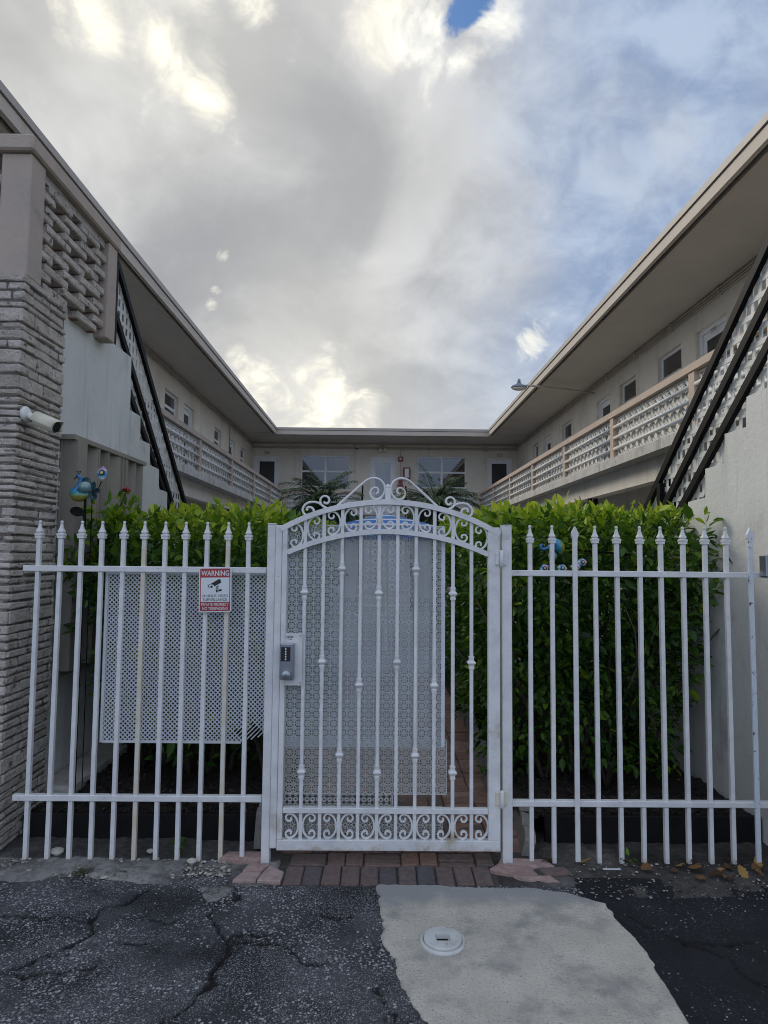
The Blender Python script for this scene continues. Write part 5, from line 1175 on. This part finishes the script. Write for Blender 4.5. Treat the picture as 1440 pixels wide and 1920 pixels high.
g = MB(); g.tube([pk(1000, 1062), pk(1040, 1056), pk(1095, 1058)], .003, 6); g.build('feather_wire', 'black_iron', t)
g = MB(); g.lathe([(.03*math.sin(math.pi*k/10)+.0005, -.03*math.cos(math.pi*k/10)) for k in range(11)], pk(1036, 1042, .03), 16); g.build('glass_globe', 'globe', t, True)
g = MB(); g.tube([pk(1050, 1026, .02), pk(1090, 1032, .1), pk(1180, 1040, .25)], .007, 6); g.build('stake', 'black_iron', t)

# ================================================================== SMALL GROUND CLUTTER
def pebbles(n_, fx, fy, smin, smax, name, label, m='pebble', flat=.6):
    V = []; Fq = []; T = []
    for k in range(n_):
        x, y = fx(), fy(); s = random.uniform(smin, smax)*(1 if random.random() < .8 else 1.8); b = len(V); tt = random.random()
        ico = [(0, 0, 1), (.9, 0, .3), (.28, .85, .3), (-.72, .53, .3), (-.72, -.53, .3), (.28, -.85, .3), (.72, .53, -.4), (-.28, .85, -.4), (-.9, 0, -.4), (-.28, -.85, -.4), (.72, -.53, -.4), (0, 0, -1)]
        a = random.uniform(0, 6.28); ca, sa = math.cos(a), math.sin(a); ex = random.uniform(.7, 1.5)
        for (i, j, q_) in ico:
            i, j, q_ = [w_*random.uniform(.75, 1.2) for w_ in (i*ex, j, q_*flat)]; V.append((x+s*(i*ca-j*sa), y+s*(i*sa+j*ca), .008+s*q_*.6))
        for f in ((0, 1, 2), (0, 2, 3), (0, 3, 4), (0, 4, 5), (0, 5, 1), (1, 6, 2), (2, 6, 7), (2, 7, 3), (3, 7, 8), (3, 8, 4), (4, 8, 9), (4, 9, 5), (5, 9, 10), (5, 10, 1), (1, 10, 6), (6, 11, 7), (7, 11, 8), (8, 11, 9), (9, 11, 10), (10, 11, 6)):
            Fq.append(tuple(b+i for i in f)); T.append(tt)
    o = arrays(name, V, Fq, T, m); tag(o, label, 'gravel', kind='stuff'); return o
pebbles(900, lambda: random.uniform(-2.1, -.75), lambda: 3.36+.2*random.random(), .003, .010, 'gravel', 'small pale stones scattered over the dirt below the fence')
pebbles(240, lambda: random.uniform(1.0, 2.2), lambda: 3.18+.36*random.random(), .002, .006, 'gravel', 'fine grit on the dark soil in front of the hedge fence')
def chips(n_, x0, x1, y0, y1, name, label):
    P_ = np.stack([rng.uniform(x0, x1, n_), y0+(y1-y0)*rng.random(n_)**1.7, np.zeros(n_)], 1); P_[:, 2] = [.112+.035*nz(p[0], p[1], 0, 3, 4)+.018*nz(p[0], p[1], 0, 20, 2) for p in P_]
    d = rng.normal(size=(n_, 3)); d[:, 2] *= .3; d /= np.linalg.norm(d, axis=1)[:, None]; s = np.cross(d, rng.normal(size=(n_, 3))*.4+[0, 0, 1]); s /= np.linalg.norm(s, axis=1)[:, None]
    L_ = rng.uniform(.015, .05, n_)[:, None]; W = rng.uniform(.003, .009, n_)[:, None]
    V = np.stack([P_-d*L_/2-s*W, P_+d*L_/2-s*W*.6, P_+d*L_/2+s*W*.6, P_-d*L_/2+s*W], 1).reshape(-1, 3); b = np.arange(n_)[:, None]*4
    tag(arrays(name, V, b+np.array([[0, 1, 2, 3]]), rng.random(n_)**2.2, 'mulch_chip'), label, 'mulch', kind='stuff')
chips(4200, -2.1, -.68, 3.86, 7, 'mulch_chips', 'dark bark chips under the hedge behind the lattice'); chips(4200, .95, 2.2, 3.86, 7, 'mulch_chips', 'dark bark chips under the hedge by the plaster wall')
def dead_leaf_mesh(s, tt):
    n_ = 9; g = MB(); g.cur = tt; top = []; 
    for k in range(n_+1):
        f = k/n_; w_ = .36*math.sin(math.pi*min(1, f*1.02))**.8*(1+.25*math.sin(k*2.7)); z_ = .22*math.sin(f*3.1+tt*5)
        top.append((Vector((f-.5, w_, z_+.16*w_))*s, Vector((f-.5, 0, z_*.7))*s, Vector((f-.5, -w_, z_+.22*w_))*s))
    for a, b in zip(top[:-1], top[1:]): g.add([a[0], a[1], b[1], b[0]], [(0, 1, 2, 3)]); g.add([a[1], a[2], b[2], b[1]], [(0, 1, 2, 3)])
    return g
vars_ = []
spots = [(.905, 3.53), (.93, 3.55), (1.12, 3.53), (1.40, 3.49), (1.42, 3.45), (1.56, 3.44), (1.62, 3.50), (1.68, 3.46), (1.74, 3.38), (1.78, 3.40), (1.80, 3.43), (1.82, 3.36), (1.79, 3.35), (1.86, 3.47), (1.90, 3.40), (1.95, 3.50), (2.0, 3.46), (2.02, 3.33), (2.05, 3.52), (2.08, 3.40), (1.70, 3.51), (1.88, 3.52), (2.1, 3.3), (1.66, 3.36), (1.98, 3.39), (1.34, 3.52)]
for k, (x, y) in enumerate(spots):
    if k < 4: o = dead_leaf_mesh(1, [.2, .5, .8, .4][k]).build('dead_leaf', 'dead_leaf', None, True); vars_.append(o)
    else: o = vars_[k % 4].copy(); link(o)
    s = random.uniform(.035, .075); o.scale = (s, s, s); o.location = (x, y, .022+random.uniform(0, .012)); o.rotation_euler = (random.uniform(-.5, .5), random.uniform(-.5, .5), random.uniform(0, 6.28))
    tag(o, 'dry curled brown leaf lying on the soil below the hedge fence', 'leaf', 'dead leaves below the fence')
g = MB(); g.cbox((1.19, 3.443, .018), (1.285, 3.452, .022), .001); o = g.build('paper_scrap', 'paper'); tag(o, 'thin white strip of litter on the dark soil', 'litter')
def weed(x, y, n_, s, label, lime):
    V, Fq, T = leaves(n_, np.stack([rng.normal(x, s*.5, n_), rng.normal(y, s*.3, n_), .02+rng.random(n_)*s], 1), np.tile([0, 0, .8], (n_, 1)), s*.8, rng.uniform(.2, .55, n_)+lime, 0, .5)
    o = arrays('weed', V, Fq, T, 'leaf'); tag(o, label, 'weed')
weed(-1.06, 3.62, 26, .05, 'little green weed growing below the warning sign', .05); weed(1.345, 3.54, 9, .045, 'small bright green weed at the foot of the hedge fence', .2)
def tuft(x, y, label):
    g = MB()
    for k in range(60):
        a = random.uniform(0, 6.28); r0 = random.uniform(.02, .05); bx_, by_ = x+random.gauss(0, .018), y+random.gauss(0, .012)
        g.tube([(bx_, by_, 0), (bx_+r0*.5*math.cos(a), by_+r0*.5*math.sin(a), .018), (bx_+r0*math.cos(a), by_+r0*math.sin(a), .012)], [.0016, .0013, .0006], 4)
    tag(g.build('dry_grass_tuft', 'grass'), label, 'grass tuft')
tuft(-1.49, 3.41, 'dry brown grass tuft on the dirt nearest the brick pillar'); tuft(-1.31, 3.40, 'dry brown grass tuft on the dirt farther from the brick pillar')
so2 = MB(); 
for (x, y, s, lab) in ((-1.72, 3.59, .032, 'chunky white stone at the second picket from the brick pillar'), (-.965, 3.49, .022, 'pale rounded stone on the dirt below the warning sign'), (-1.22, 3.60, .018, 'small white stone at a rust-stained picket')):
    g = MB()
    g.lathe([(.001, -.5), (.7, -.45), (1.0, -.1), (.9, .3), (.5, .62), (.001, .7)], (0, 0, 0), 9)
    g.v = [tuple(np.array(v)*s*np.array([1.2, .9, .9])*(1+.25*nz(*v, s=1.3))+np.array([x, y, .03])) for v in g.v]
    g.cur = .9; g.t = [.9]*len(g.f); tag(g.build('stone', 'pebble'), lab, 'stone')
